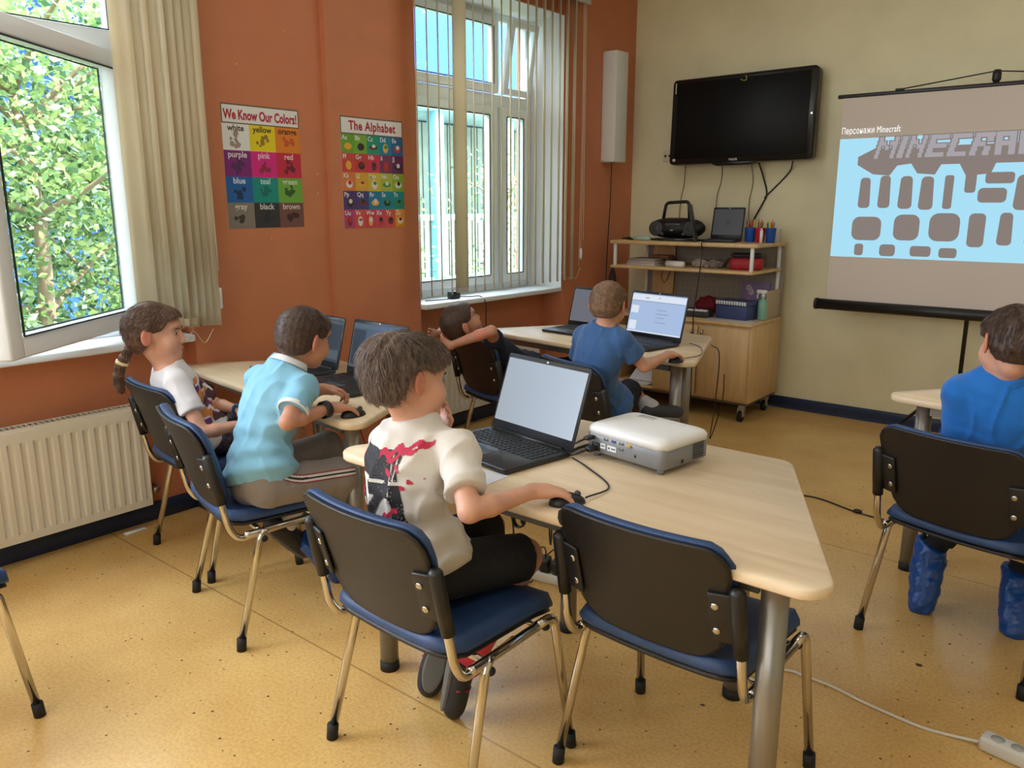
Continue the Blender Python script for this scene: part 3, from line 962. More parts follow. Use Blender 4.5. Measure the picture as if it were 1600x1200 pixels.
# plain shapes standing in for the pictures on the slide
def blob(x, z, wd, ht, k=0):
    q = MB()
    pts = round_poly([(-wd / 2, -ht / 2), (wd / 2, -ht / 2), (wd / 2 * (0.8 if k else 1), ht / 2), (-wd / 2 * (0.8 if k else 1), ht / 2)], min(wd, ht) * 0.3, 4)
    q.add([(sx(x) + a_, -0.004, z + b_) for a_, b_ in pts], [tuple(range(len(pts)))], 0, False)
    return q.build('slide_shape', E_TAN, r)
for x, z, wd, ht, k in ((-1.60, 1.575, 0.075, 0.19, 1), (-1.48, 1.58, 0.075, 0.20, 1), (-1.355, 1.575, 0.085, 0.20, 1), (-1.235, 1.57, 0.085, 0.20, 1), (-1.115, 1.575, 0.050, 0.20, 0), (-1.00, 1.63, 0.060, 0.12, 0),
                       (-0.85, 1.655, 0.15, 0.065, 0), (-0.88, 1.555, 0.15, 0.085, 0), (-0.72, 1.57, 0.10, 0.20, 1), (-0.58, 1.57, 0.10, 0.20, 1), (-1.57, 1.35, 0.18, 0.15, 0), (-1.33, 1.36, 0.15, 0.16, 0), (-1.115, 1.365, 0.17, 0.17, 0),
                       (-0.94, 1.35, 0.09, 0.20, 0), (-0.79, 1.36, 0.08, 0.19, 1), (-0.64, 1.35, 0.10, 0.18, 1), (-1.605, 1.215, 0.055, 0.075, 0), (-1.43, 1.215, 0.095, 0.075, 0), (-1.235, 1.215, 0.12, 0.065, 0), (-1.08, 1.21, 0.10, 0.06, 0)):
    blob(x, z, wd, ht, k)

# ------------------------------------------------------------------ outside
b = MB(); b.box((-14, 4, -0.65), (20, 34, 0.1)); struct(b.build('ground', mat('outdoor_lawn', (92, 116, 62), 0.9, noise=(3, 0.3))))
bl = thing('building', 'bright blue building with pale posts seen through the windows', 'building', (-10.6, 5.5, -0.6))
M_BB = mat('blue_cladding', (18, 76, 160), 0.5, noise=(2, 0.06))
M_BP = mat('pale_blue_paint', (128, 190, 210), 0.5)
m = MB(); m.box((-0.6, 0, 2.6), (1.2, 22, 5.2)); m.build('wall', M_BB, bl)
m = MB(); m.box((0.7, 4.5, 4.55), (1.5, 11, 1.5), 0, 0.02); m.build('canopy', M_BB, bl)
m = MB(); m.box((0.72, 4.5, 3.66), (1.56, 11, 0.26), 0, 0.02); m.build('canopy_edge', mat('white_fascia', (170, 196, 210), 0.5), bl)
for i in range(5):
    q = MB(); q.box((1.3, 2.2 + i * 1.75, 1.8), (0.2, 0.2, 3.5), 0, 0.02); q.build('post', M_BP, bl)
m = MB()
for zz in (0.9, 1.9):
    m.box((1.3, 5.5, zz), (0.08, 8, 0.10), 0, 0.01)
m.build('rail', M_BP, bl)
m = MB(); m.box((1.28, 5.5, 0.5), (0.03, 8, 0.75)); m.build('balustrade_panel', mat('turquoise_panel', (90, 166, 190), 0.4), bl)
m = MB()
for i in range(60):
    m.box((0.15, 1.0 + i * 0.16, 1.8), (0.05, 0.13, 3.4))
m.build('slatted_wall', mat('weathered_slats', (126, 134, 122), 0.8, noise=(4, 0.15)), bl)
m = MB()
for yy in (-6, -3.2, -0.6):
    m.box((0.02, yy, 2.6), (0.06, 1.3, 1.5), 0, 0.01)
m.build('window', mat('dark_window', (70, 100, 120), 0.1), bl)

M_LEAF = []
for nm, c in (('leaf_green', (118, 152, 92)), ('leaf_light', (166, 190, 120)), ('leaf_dark', (70, 104, 70)), ('leaf_pale', (200, 216, 190))):
    M_LEAF.append(fabric_translucent(nm, c, 0.45))
M_BARK = mat('bark', (150, 132, 110), 0.9, noise=(8, 0.2))
def tree(label, x, y, h, seed, n_leaf, spread, leaf=0.10, ztrunk=1.0):
    rr = random.Random(seed)
    t = thing('tree', label, 'tree', (x, y, -0.6), 0, 'trees outside the windows')
    m = MB()
    trunk = spline([(0, 0, 0), (0.1 * rr.uniform(-1, 1), 0.1, h * 0.3), (0.2 * rr.uniform(-1, 1), 0.1 * rr.uniform(-1, 1), h * 0.6), (0.3 * rr.uniform(-1, 1), 0, h * 0.95)], 6)
    m.tube(trunk, [0.09 * (1 - 0.8 * i / (len(trunk) - 1)) for i in range(len(trunk))], 8)
    m.build('trunk', M_BARK, t)
    tips = []
    m = MB()
    for i in range(26):
        p = Vector(trunk[rr.randrange(4, len(trunk))])
        a = rr.uniform(0, 6.28)
        L = spread * rr.uniform(0.45, 1.0)
        q1 = p + Vector((math.cos(a) * L * 0.5, math.sin(a) * L * 0.5, rr.uniform(0.0, 0.5)))
        q2 = p + Vector((math.cos(a) * L, math.sin(a) * L, rr.uniform(-0.2, 0.8)))
        pl = spline([p, q1, q2], 5)
        m.tube(pl, [0.028 * (1 - 0.85 * k / (len(pl) - 1)) for k in range(len(pl))], 5)
        tips += pl[3:]
    m.build('branches', M_BARK, t)
    v = []; f = []; mi = []
    for i in range(n_leaf):
        c = rr.choice(tips) + Vector((rr.gauss(0, 0.28), rr.gauss(0, 0.28), rr.gauss(0, 0.26)))
        d = Vector((rr.gauss(0, 1), rr.gauss(0, 1), rr.gauss(-0.4, 0.6))).normalized()
        u = d.cross(Vector((rr.gauss(0, 1), rr.gauss(0, 1), rr.gauss(0, 1)))).normalized()
        s_ = leaf * rr.uniform(0.6, 1.2)
        k = len(v)
        v += [tuple(c), tuple(c + d * s_ * 0.5 + u * s_ * 0.28), tuple(c + d * s_), tuple(c + d * s_ * 0.5 - u * s_ * 0.28)]
        f.append((k, k + 1, k + 2, k + 3))
        mi.append(rr.choice((0, 0, 1, 1, 2, 3)))
    q = MB(); q.v = v; q.f = f; q.mi = mi; q.sm = [False] * len(f)
    q.build('foliage', M_LEAF, t)
tree('leafy tree close outside the open window', -6.4, 2.3, 3.7, 1, 15000, 1.5, 0.070)
tree('leafy tree reaching above the open window', -7.2, 3.6, 4.2, 2, 13000, 1.7, 0.075)
tree('bushy tree low outside the open sash', -6.6, 1.0, 3.0, 3, 11000, 1.4, 0.070)
tree('leafy tree at the left of the blind window', -7.8, 6.5, 4.5, 4, 3400, 0.8, 0.075)
tree('small tree in front of the blue building posts', -7.9, 9.2, 2.4, 5, 1600, 0.7, 0.07)

# ================================================================== CHAIRS
def panel_solid(mb, fn, hw, v0, v1, r, thick, nu=14, nv=12, mi=0, taper=0.0):
    """rounded-rectangle panel: fn(u_metres, v) -> (point, normal); front at +thick along the normal"""
    H = v1 - v0
    rows = []
    for j in range(nv + 1):
        t = 0.5 - 0.5 * math.cos(PI * j / nv)
        v = v0 + H * t
        dv = min(v - v0, v1 - v)
        inset = 0.0
        if dv < r:
            inset = r - math.sqrt(max(0, r * r - (r - dv) ** 2))
        wv = hw - inset - taper * (1 - t)
        rows.append((v, wv))
    front, back = [], []
    for v, wv in rows:
        for i in range(nu + 1):
            s = -math.cos(PI * i / nu)
            s = 0.6 * s + 0.4 * (2 * i / nu - 1)
            u = s * wv
            p, n = fn(u, v)
            e = min(1.0, (wv - abs(u)) / 0.014, (min(v - v0, v1 - v)) / 0.014)
            e = max(0.0, e)
            bulge = math.sqrt(max(0, 1 - (1 - e) ** 2))
            front.append(Vector(p) + Vector(n) * thick * (0.25 + 0.75 * bulge))
            back.append(Vector(p))
    n1 = nu + 1
    N = len(front)
    f = []
    for j in range(nv):
        for i in range(nu):
            a = j * n1 + i
            f.append((a, a + 1, a + n1 + 1, a + n1))
            f.append((N + a + n1, N + a + n1 + 1, N + a + 1, N + a))
    rim = [i for i in range(n1)] + [j * n1 + nu for j in range(1, nv + 1)] + [nv * n1 + i for i in range(nu - 1, -1, -1)] + [j * n1 for j in range(nv - 1, 0, -1)]
    for k in range(len(rim)):
        a, b_ = rim[k], rim[(k + 1) % len(rim)]
        f.append((b_, a, N + a, N + b_))
    mb.add([tuple(p) for p in front + back], f, mi, True)

def back_fn(off):
    def fn(u, v):
        # v is height; the panel leans back and wraps round the sitter
        y = -0.205 - 0.30 * (v - 0.48) + 0.034 * (u / 0.235) ** 2 - 0.10 * max(0, v - 0.70) + off
        n = Vector((-2 * 0.034 * u / 0.235 ** 2, 1.0, 0.30)).normalized()
        return (u, y, v), n
    return fn

def seat_fn(z):
    def fn(u, v):
        # v is depth (y); waterfall front edge, slightly dished
        dz = -0.028 * max(0, (v - 0.10) / 0.12) ** 2 + 0.012 * (u / 0.23) ** 2 + 0.02 * max(0, (-0.12 - v) / 0.1) ** 2
        return (u, v, z + dz), Vector((0, 0, 1))
    return fn

def make_chair():
    t = thing('stacking_chair', 'x', 'chair', (0, 0, 0), 0, 'blue stacking chairs')
    m = MB(); panel_solid(m, seat_fn(0.435), 0.232, -0.215, 0.225, 0.07, 0.036); m.build('seat', M_BLUE, t)
    m = MB(); panel_solid(m, seat_fn(0.418), 0.226, -0.208, 0.218, 0.065, 0.018); m.build('seat_shell', M_SHELL, t)
    m = MB(); panel_solid(m, back_fn(0.0), 0.244, 0.485, 0.800, 0.075, 0.026, taper=0.052); m.build('backrest', M_BLUE, t)
    m = MB(); panel_solid(m, back_fn(-0.016), 0.240, 0.483, 0.796, 0.072, 0.017, taper=0.052); m.build('back_shell', M_SHELL, t)
    fr = MB()
    for s in (-1, 1):
        fr.tube(bend([(s * 0.243, 0.150, 0.418), (s * 0.240, -0.13, 0.402), (s * 0.240, -0.152, 0.402)], 0.03), 0.0125, 12)
        fr.tube(bend([(s * 0.232, 0.02, 0.408), (s * 0.240, -0.175, 0.392), (s * 0.242, -0.205, 0.44), (s * 0.236, -0.252, 0.69)], 0.055, 8), 0.0115, 12)
    for yy in (0.11, -0.10):
        fr.tube([(-0.24, yy, 0.405), (0.24, yy, 0.405)], 0.010, 10)
    f_ = fr.build('frame', M_CHROME, t)
    for s in (-1, 1):
        q = MB(); q.tube(bend([(s * 0.243, 0.10, 0.418), (s * 0.244, 0.168, 0.420), (s * 0.266, 0.222, 0.03)], 0.045, 8), 0.0125, 12); lg = q.build('leg', M_CHROME, t)
        q = MB(); q.cyl((s * 0.2655, 0.221, 0.045), (s * 0.267, 0.225, 0.0), 0.0165, 14); q.build('rubber_foot', M_RUBBER, lg)
        q = MB(); q.tube(bend([(s * 0.243, -0.080, 0.412), (s * 0.248, -0.105, 0.385), (s * 0.268, -0.200, 0.03)], 0.02), 0.0125, 12); lg = q.build('leg', M_CHROME, t)
        q = MB(); q.cyl((s * 0.2675, -0.199, 0.045), (s * 0.269, -0.203, 0.0), 0.0165, 14); q.build('rubber_foot', M_RUBBER, lg)
        # plastic sleeve over the upright and the screwed bracket
        q = MB(); q.tube([(s * 0.2402, -0.2205, 0.53), (s * 0.2385, -0.235, 0.60), (s * 0.2362, -0.254, 0.695), (s * 0.236, -0.256, 0.705)], [0.017, 0.018, 0.018, 0.010], 12); q.build('sleeve', M_BLACK, t)
        q = MB()
        for zz0, zz1 in ((0.555, 0.70),):
            p0 = back_fn(-0.018)(s * 0.195, 0.62)[0]
            R_ = Matrix.Translation(p0) @ Matrix.Rotation(math.radians(15), 4, 'X') @ Matrix.Rotation(math.radians(s * 14), 4, 'Z')
            q.box((s * 0.012, -0.004, 0), (0.072, 0.010, 0.135), 0, 0.004, 2, M=R_)
        br = q.build('bracket', M_BLACK, t)
        for zz in (-0.034, 0.034):
            q = MB(); q.ell((-s * 0.008, -0.010, zz), (0.0095, 0.0045, 0.0095), 0, R_, 12); q.build('screw', M_SCREW, br)
    for s in (-1, 1):
        q = MB(); q.ell((s * 0.238, 0.142, 0.395), (0.011, 0.013, 0.011)); q.build('stacking_buffer', M_RUBBER, t)
        q = MB(); q.ell((s * 0.256, -0.092, 0.380), (0.010, 0.012, 0.012)); q.build('stacking_buffer', M_RUBBER, t)
    return t
chair0 = make_chair()
chairs = [
    ('blue stacking chair in front with a white-shirted child seated on it', -1.410, 1.435, -2.0),
    ('empty blue stacking chair pushed under the near end of the maple table', -0.850, 1.770, -1.0),
    ('blue stacking chair of the child in royal blue with shoe covers', -0.392, 2.975, -13.0),
    ('blue stacking chair of the child in the light blue shirt', -2.512, 1.600, -14.0),
    ('blue stacking chair by the radiator with the girl on it', -3.10, 1.775, -5.0),
    ('blue stacking chair holding the child leaning back with hands behind head', -2.83, 3.46, -17.0),
    ('blue stacking chair of the child using the laptop with the lit screen', -2.02, 3.24, -17.0),
    ('blue stacking chair of which only a leg and seat corner show before the radiator', -2.715, 0.525, 0.0),
]
for i, (lb, x, y, a) in enumerate(chairs):
    c = chair0 if i == 0 else dup(chair0)
    c.location = (x, y, 0)
    c.rotation_euler = (0, 0, math.radians(a))
    c['label'] = lb

# ================================================================== TABLES
def make_table(dp=0.80):
    t = thing('table', 'x', 'table', (0, 0, 0), 0, 'trapezoid maple tables')
    m = MB()
    poly = [(-0.79, 0.0), (0.79, 0.0), (0.395, dp), (-0.395, dp)]
    m.slab(poly, 0.722, 0.7495, 0.06, 0.005, 8); m.build('tabletop', [M_TABLE], t)
    m = MB()
    fr = [(-0.60, 0.075), (0.60, 0.075), (0.33, dp - 0.10), (-0.33, dp - 0.10)]
    for i in range(4):
        a, c = Vector((*fr[i], 0.70)), Vector((*fr[(i + 1) % 4], 0.70))
        d = (c - a).normalized(); n = Vector((-d.y, d.x, 0))
        m.rings([[p + n * dx + Vector((0, 0, dz)) for dx, dz in ((-0.012, -0.022), (0.012, -0.022), (0.012, 0.022), (-0.012, 0.022))] for p in (a, c)], smooth=False)
    m.build('frame', M_STEEL, t)
    for x, y in ((-0.63, 0.085), (0.63, 0.085), (0.315, dp - 0.14), (-0.315, dp - 0.14)):
        q = MB(); q.cyl((x, y, 0.03), (x, y, 0.722), 0.030, 24); lg = q.build('leg', M_STEEL, t)
        q = MB(); q.cyl((x, y, 0.0), (x, y, 0.032), 0.0315, 24); q.build('foot_cap', M_RUBBER, lg)
    return t
table0 = make_table()
tables = [('maple trapezoid table in front carrying the projector and an open laptop', -1.195, 1.505, 0.0),
          ('maple trapezoid table against the orange pier with two laptops', -2.885, 1.81, -7.0),
          ('maple trapezoid table by the blind window with two laptops', -2.50, 3.57, -6.0),
          ('maple trapezoid table before the projection screen', -0.09, 3.27, -11.0)]
for i, (lb, x, y, a) in enumerate(tables):
    c = table0 if i == 0 else (make_table(0.63) if i == 1 else dup(table0))
    c.location = (x, y, 0)
    c.rotation_euler = (0, 0, math.radians(a))
    c['label'] = lb
ZT_ = 0.7495

# ================================================================== LAPTOPS
def laptop(label, x, y, rz, wd, dp, tilt, screen, body, group=None, ht=None, z=ZT_, ui=None):
    """origin at the middle of the hinge edge; the keyboard lies towards local -y"""
    t = thing('laptop', label, 'laptop', (x, y, z), math.radians(rz), group)
    ht = ht or dp * 0.98
    m = MB(); m.slab([(-wd / 2, -dp), (wd / 2, -dp), (wd / 2, 0), (-wd / 2, 0)], 0.003, 0.019, 0.012, 0.004, 4); m.build('base', body, t)
    m = MB()
    kw, kd = wd * 0.90, dp * 0.46
    rows_, cols_ = 6, 17
    for j in range(rows_):
        for i in range(cols_):
            cx = -kw / 2 + (i + 0.5) * kw / cols_
            cy = -0.028 - (j + 0.5) * kd / rows_
            if j == rows_ - 1 and 4 <= i <= 8:
                if i == 6:
                    m.box((cx, cy, 0.0202), (kw / cols_ * 4.8, kd / rows_ * 0.8, 0.003), 0, 0.0012, 1)
                continue
            m.box((cx, cy, 0.0202), (kw / cols_ * 0.82, kd / rows_ * 0.80, 0.003), 0, 0.0012, 1)
    m.build('keyboard', M_KEY, t)
    m = MB(); m.box((-wd * 0.04, -dp * 0.80, 0.0192), (wd * 0.29, dp * 0.27, 0.0012), 0, 0.0004, 1); m.build('touchpad', M_LAPTOPGREY, t)
    m = MB(); m.cyl((-wd * 0.40, -0.004, 0.018), (wd * 0.40, -0.004, 0.018), 0.006, 10); m.build('hinge', M_BLACK, t)
    T = Matrix.Translation((0, 0, 0.016)) @ Matrix.Rotation(-math.radians(tilt), 4, 'X')
    P = T @ MT      # local x, y=up the lid, z=towards the user
    m = MB(); m.slab([(-wd / 2, 0), (wd / 2, 0), (wd / 2, ht), (-wd / 2, ht)], -0.007, 0.0, 0.010, 0.002, 4, 0, P); ld = m.build('lid', body, t)
    m = MB(); b_ = 0.010
    m.box((0, ht * 0.535, 0.0008), (wd - 2 * b_, ht - 0.047, 0.0014), 0, 0, M=P); m.build('screen', screen, ld)
    m = MB(); m.box((0, ht - 0.007, 0.001), (0.008, 0.005, 0.0012), 0, 0, M=P); m.build('webcam', mat('webcam_white', (220, 220, 220), 0.3), ld)
    if ui:
        for nm, col, rects in ui:
            q = MB()
            for (u0, v0, u1, v1) in rects:
                xx0 = -wd / 2 + b_ + u0 * (wd - 2 * b_); xx1 = -wd / 2 + b_ + u1 * (wd - 2 * b_)
                yy0 = 0.030 + v0 * (ht - 0.050); yy1 = 0.030 + v1 * (ht - 0.050)
                q.add([(xx0, yy0, 0.0019), (xx1, yy0, 0.0019), (xx1, yy1, 0.0019), (xx0, yy1, 0.0019)], [(0, 1, 2, 3)], 0, False, P)
            q.build(nm, col, ld)
    return t
def screen_mat(name, rgb, s, rough=0.25):
    return mat(name, (16, 17, 20), rough, emit=(rgb, s))
S_PALE = screen_mat('screen_pale_grey', (186, 196, 204), 0.36, 0.3)
S_DARK = screen_mat('screen_blue_grey', (70, 84, 96), 0.30)
S_DARK2 = screen_mat('screen_slate', (84, 100, 110), 0.33)
S_GREY = screen_mat('screen_lavender_grey', (132, 134, 146), 0.34)
S_BLUE = screen_mat('screen_light_blue', (172, 196, 232), 0.52)
U_W = screen_mat('window_white', (214, 222, 236), 0.60)
U_L = screen_mat('window_line', (130, 148, 176), 0.35)
U_G = screen_mat('window_grey', (104, 118, 128), 0.30)
U_D = screen_mat('window_dark', (52, 62, 72), 0.25)
laptop('open laptop with a pale blank screen on the front table', -1.524, 1.948, -9.6, 0.385, 0.265, 19, S_PALE, M_LAPTOP)
laptop('laptop with a dark screen behind the head of the child in light blue', -3.05, 2.27, -6.0, 0.36, 0.245, 14, S_DARK, M_LAPTOP,
       ui=[('toolbar', U_G, [(0, 0.93, 1, 1.0)]), ('side_panel', U_D, [(0.0, 0.06, 0.2, 0.9)]), ('list_panel', U_G, [(0.72, 0.08, 0.99, 0.30)])])
laptop('laptop with a blue grey screen on the corner of the pier table', -2.62, 2.24, -3.0, 0.37, 0.25, 14, S_DARK2, M_LAPTOP,
       ui=[('toolbar', U_G, [(0, 0.92, 1, 1.0)]), ('side_panel', U_D, [(0.02, 0.08, 0.26, 0.88)]), ('line', U_D, [(0.3, 0.6, 0.75, 0.62), (0.3, 0.45, 0.7, 0.47), (0.3, 0.3, 0.72, 0.32)])])
laptop('laptop with a grey screen nearer the window on the far table', -2.70, 4.06, -4.0, 0.37, 0.25, 16, S_GREY, M_LAPTOP,
       ui=[('line', U_L, [(0.05, 0.86, 0.6, 0.875), (0.05, 0.74, 0.3, 0.75), (0.35, 0.74, 0.5, 0.76)])])
laptop('laptop with a bright light blue screen on the far table', -2.20, 3.92, -10.0, 0.40, 0.27, 14, S_BLUE, M_LAPTOP,
       ui=[('window_bar', U_W, [(0, 0.84, 1, 1.0), (0.0, 0.0, 1.0, 0.035)]), ('line', U_L, [(0.02, 0.825, 0.98, 0.835), (0.25, 0.90, 0.32, 0.93), (0.5, 0.92, 0.53, 0.95), (0.5, 0.62, 0.68, 0.63), (0.5, 0.52, 0.72, 0.53), (0.5, 0.42, 0.66, 0.43), (0.5, 0.3, 0.7, 0.31)]),
           ('side_panel', U_W, [(0.02, 0.06, 0.16, 0.30), (0.02, 0.5, 0.16, 0.7)])])

# mice
MU = (-1.812, 3.482)
def mouse(label, x, y, rz, top=None, z=ZT_):
    t = thing('computer_mouse', label, 'mouse', (x, y, z), math.radians(rz))
    m = MB()
    bm = bmesh.new(); bmesh.ops.create_uvsphere(bm, u_segments=16, v_segments=12, radius=1)
    for q in bm.verts:
        c = q.co
        q.co = Vector((c.x * 0.029 * (1 - 0.12 * c.y), c.y * 0.050, max(0.001, 0.002 + max(c.z, -0.05) * 0.030 * (1 - 0.15 * c.y))))
    m.bm(bm); m.build('body', top or M_BLACK, t)
    m = MB(); m.cyl((-0.004, 0.028, 0.026), (0.004, 0.028, 0.026), 0.008, 12); m.build('wheel', M_LAPTOPGREY, t)
    return t
mouse('black mouse under the hand of the child in the white shirt', -1.118, 1.590, -35)
mouse('black mouse under the hand of the child in light blue', -2.228, 1.812, -10)
mouse('dark mouse under the right hand of the child at the light blue screen', MU[0], MU[1], -8, mat('mouse_navy', (30, 34, 60), 0.4))
mouse('grey mouse lying idle on the far table', -2.51, 3.655, -10, mat('mouse_grey', (70, 72, 78), 0.4))
cable('cable', [(-1.090, 1.632, ZT_ + 0.012), (-1.10, 1.76, ZT_ + 0.004), (-1.24, 1.86, ZT_ + 0.004), (-1.32, 1.90, ZT_ + 0.006)], 0.0025, M_BLACK, 'mouse cable curling to the laptop on the front table')
cable('cable', [(MU[0] + 0.007, MU[1] + 0.05, ZT_ + 0.010), (-1.80, 3.72, ZT_ + 0.004), (-1.90, 3.92, ZT_ + 0.004), (-2.0, 3.99, ZT_ + 0.006)], 0.0025, mat('grey_cable', (110, 108, 104), 0.5), 'grey mouse cable on the far table')

# paper under the forearm on the front table
m = MB(); m.box((-1.47, 1.595, ZT_ + 0.0012), (0.20, 0.13, 0.001), M=None); o = m.build('paper_sheet', mat('paper', (226, 228, 234), 0.6)); tag(o, 'white paper sheet on the front table under the forearm', 'paper')

# ================================================================== PROJECTOR
pj = thing('projector', 'white and grey projector with cables on the front table', 'projector', (-1.155, 2.055, ZT_), math.radians(-9))
M_PJG = mat('projector_grey', (138, 138, 140), 0.45, 0.2)
M_PJW = mat('projector_white', (232, 230, 228), 0.35)
PWd, PDp = 0.292, 0.222
m = MB(); m.slab([(-PWd / 2, -PDp / 2), (PWd / 2, -PDp / 2), (PWd / 2, PDp / 2), (-PWd / 2, PDp / 2)], 0.016, 0.082, 0.02, 0.006, 6); m.build('body', M_PJG, pj)
m = MB()
R_ = []
for z, ins, r_ in ((0.074, 0.0, 0.03), (0.090, -0.001, 0.03), (0.098, 0.004, 0.03), (0.103, 0.014, 0.03), (0.1055, 0.03, 0.03), (0.107, 0.06, 0.03)):
    pl = round_poly(offset_poly([(-PWd / 2 - 0.002, -PDp / 2 - 0.002), (PWd / 2 + 0.002, -PDp / 2 - 0.002), (PWd / 2 + 0.002, PDp / 2 + 0.002), (-PWd / 2 - 0.002, PDp / 2 + 0.002)], ins), r_, 6)
    R_.append([(a, c, z) for a, c in pl])
m.rings(R_); m.build('lid', M_PJW, pj)
m = MB()
for a, c in ((-0.12, -0.085), (0.12, -0.085), (0.0, 0.085)):
    m.cyl((a, c, 0.0), (a, c, 0.018), 0.011, 14)
m.build('foot', M_PJG, pj)
yb = -PDp / 2 - 0.001
m = MB()
for a, z in ((-0.065, 0.066), (-0.035, 0.066), (-0.005, 0.066), (-0.005, 0.049)):
    m.box((a, yb, z), (0.018, 0.004, 0.008), 0, 0.002, 1)
m.build('connector', mat('port_metal', (120, 122, 130), 0.3, 0.8), pj)
m = MB(); m.box((-0.035, yb - 0.0006, 0.066), (0.012, 0.004, 0.005)); m.build('blue_connector', mat('vga_blue', (50, 60, 150), 0.4), pj)
m = MB()
for a, c in ((0.020, mat('jack_yellow', (200, 180, 90), 0.4)), (0.028, None)):
    m.cyl((a, yb - 0.005, 0.066), (a, yb + 0.002, 0.066), 0.0045, 12)
m.build('jack', MATS['jack_yellow'], pj)
m = MB(); m.box((-0.077, yb, 0.043), (0.020, 0.001, 0.016)); m.box((-0.042, yb, 0.042), (0.034, 0.001, 0.017)); lb_ = m.build('sticker', mat('sticker_white', (222, 224, 226), 0.4), pj)
m = MB(); m.box((-0.077, yb - 0.001, 0.044), (0.012, 0.001, 0.004)); m.box((-0.052, yb - 0.001, 0.042), (0.006, 0.001, 0.006)); m.box((-0.036, yb - 0.001, 0.042), (0.014, 0.001, 0.004)); m.build('print', mat('print_grey', (110, 110, 112), 0.5), lb_)
m = MB(); m.box((-0.105, yb, 0.036), (0.032, 0.006, 0.026), 0, 0.002, 1); m.build('power_inlet', M_BLACK, pj)
m = MB(); m.box((0.048, yb, 0.040), (0.003, 0.003, 0.008)); m.box((PWd / 2, -0.02, 0.030), (0.003, 0.010, 0.010)); m.build('lock_slot', M_BLACK, pj)
m = MB()
for i in range(9):
    m.box((PWd / 2 + 0.0006, 0.055, 0.028 + i * 0.0062), (0.003, 0.052, 0.0026))
m.build('grille', mat('vent_dark', (60, 60, 62), 0.6), pj)
m = MB(); m.box((-0.05, 0.06, 0.1074), (0.06, 0.03, 0.0012), 0, 0.0004, 1); m.build('button_panel', mat('button_panel_grey', (180, 180, 178), 0.4), pj)
m = MB(); m.cyl((0.07, PDp / 2 - 0.01, 0.055), (0.07, PDp / 2 + 0.008, 0.055), 0.024, 20); m.build('lens', mat('lens_glass', (20, 22, 30), 0.1), pj)
m = MB()
m.box((-0.118, yb - 0.016, 0.064), (0.020, 0.034, 0.012), 0, 0.003); m.tube(spline([(-0.118, yb - 0.03, 0.064), (-0.135, yb - 0.055, 0.052), (-0.165, yb - 0.03, 0.04)], 6), 0.0035, 8)
m.box((-0.108, yb - 0.018, 0.032), (0.024, 0.034, 0.016), 0, 0.004); m.tube(spline([(-0.108, yb - 0.034, 0.032), (-0.13, yb - 0.06, 0.02), (-0.17, yb - 0.05, 0.006), (-0.20, yb + 0.03, 0.005), (-0.19, yb + 0.18, 0.005)], 6), 0.0042, 8)
m.build('cable_plug', M_BLACK, pj)

# ================================================================== ROLLING CABINET
CX0, CX1, CY0, CY1 = -3.30, -2.16, 5.22, 5.76
cb = thing('cabinet', 'maple rolling cabinet with shelves above by the olive wall', 'cabinet', ((CX0 + CX1) / 2, (CY0 + CY1) / 2, 0))
cw2, cd2 = (CX1 - CX0) / 2, (CY1 - CY0) / 2
m = MB()
m.box(((cw2 - 0.185) / 2, 0.004, 0.41), (cw2 + 0.185, 2 * cd2 - 0.02, 0.54), 0, 0.003, 1)
m.box((-cw2 + 0.009, 0.004, 0.41), (0.018, 2 * cd2 - 0.02, 0.54), 0, 0.002, 1); m.box((-0.375, 0.004, 0.149), (0.40, 2 * cd2 - 0.02, 0.018), 0, 0.002, 1); m.box((-0.375, cd2 - 0.02, 0.41), (0.40, 0.012, 0.54)); m.box((-0.375, 0.02, 0.42), (0.38, 2 * cd2 - 0.06, 0.016))
m.build('body', M_CAB, cb)
m = MB(); m.box((0, 0, 0.690), (2 * cw2 + 0.01, 2 * cd2 + 0.005, 0.022), 0, 0.004, 2); m.build('top_panel', M_CAB, cb)
m = MB(); m.box((0, 0.01, 0.130), (2 * cw2 - 0.02, 2 * cd2 - 0.03, 0.018), 0, 0.002, 1); m.build('plinth', mat('cabinet_underframe', (96, 86, 76), 0.5), cb)
for i, (x0, x1) in enumerate(((-0.18, 0.17), (0.185, 0.555))):
    q = MB(); q.box(((x0 + x1) / 2, -cd2 - 0.001, 0.41), (x1 - x0, 0.018, 0.50), 0, 0.003, 1); dr = q.build('door', M_CAB, cb)
    q = MB(); hx = x0 + 0.03 if i == 1 else x1 - 0.03
    q.tube(bend([(hx, -cd2 - 0.01, 0.63), (hx, -cd2 - 0.032, 0.625), (hx, -cd2 - 0.026, 0.56)], 0.01), [0.009] * 9, 10, flat=0.6); q.build('handle', M_SCREW, dr)
for s in (-1, 1):
    for yy in (-cd2 + 0.06, cd2 - 0.06):
        xx = s * (cw2 - 0.06)
        q = MB(); q.box((xx, yy, 0.10), (0.045, 0.05, 0.05), 0, 0.008); q.box((xx - 0.018, yy - 0.01, 0.065), (0.006, 0.04, 0.06), 0, 0.002, 1); q.box((xx + 0.018, yy - 0.01, 0.065), (0.006, 0.04, 0.06), 0, 0.002, 1); cs = q.build('caster', mat('caster_grey', (168, 166, 160), 0.4, 0.5), cb)
        q = MB(); q.cyl((xx - 0.014, yy - 0.015, 0.036), (xx + 0.014, yy - 0.015, 0.036), 0.036, 20); q.build('wheel', M_RUBBER, cs)
M_PEG = mat('pegboard_grey', (150, 142, 132), 0.5)
m = MB(); m.box((0.0, cd2 - 0.008, 0.955), (2 * cw2 - 0.02, 0.012, 0.51)); pgb = m.build('back_panel', M_PEG, cb)
m = MB()
for i in range(28):
    for j in range(11):
        m.box((-0.53 + i * 0.039, cd2 - 0.0145, 0.745 + j * 0.04), (0.011, 0.002, 0.007))
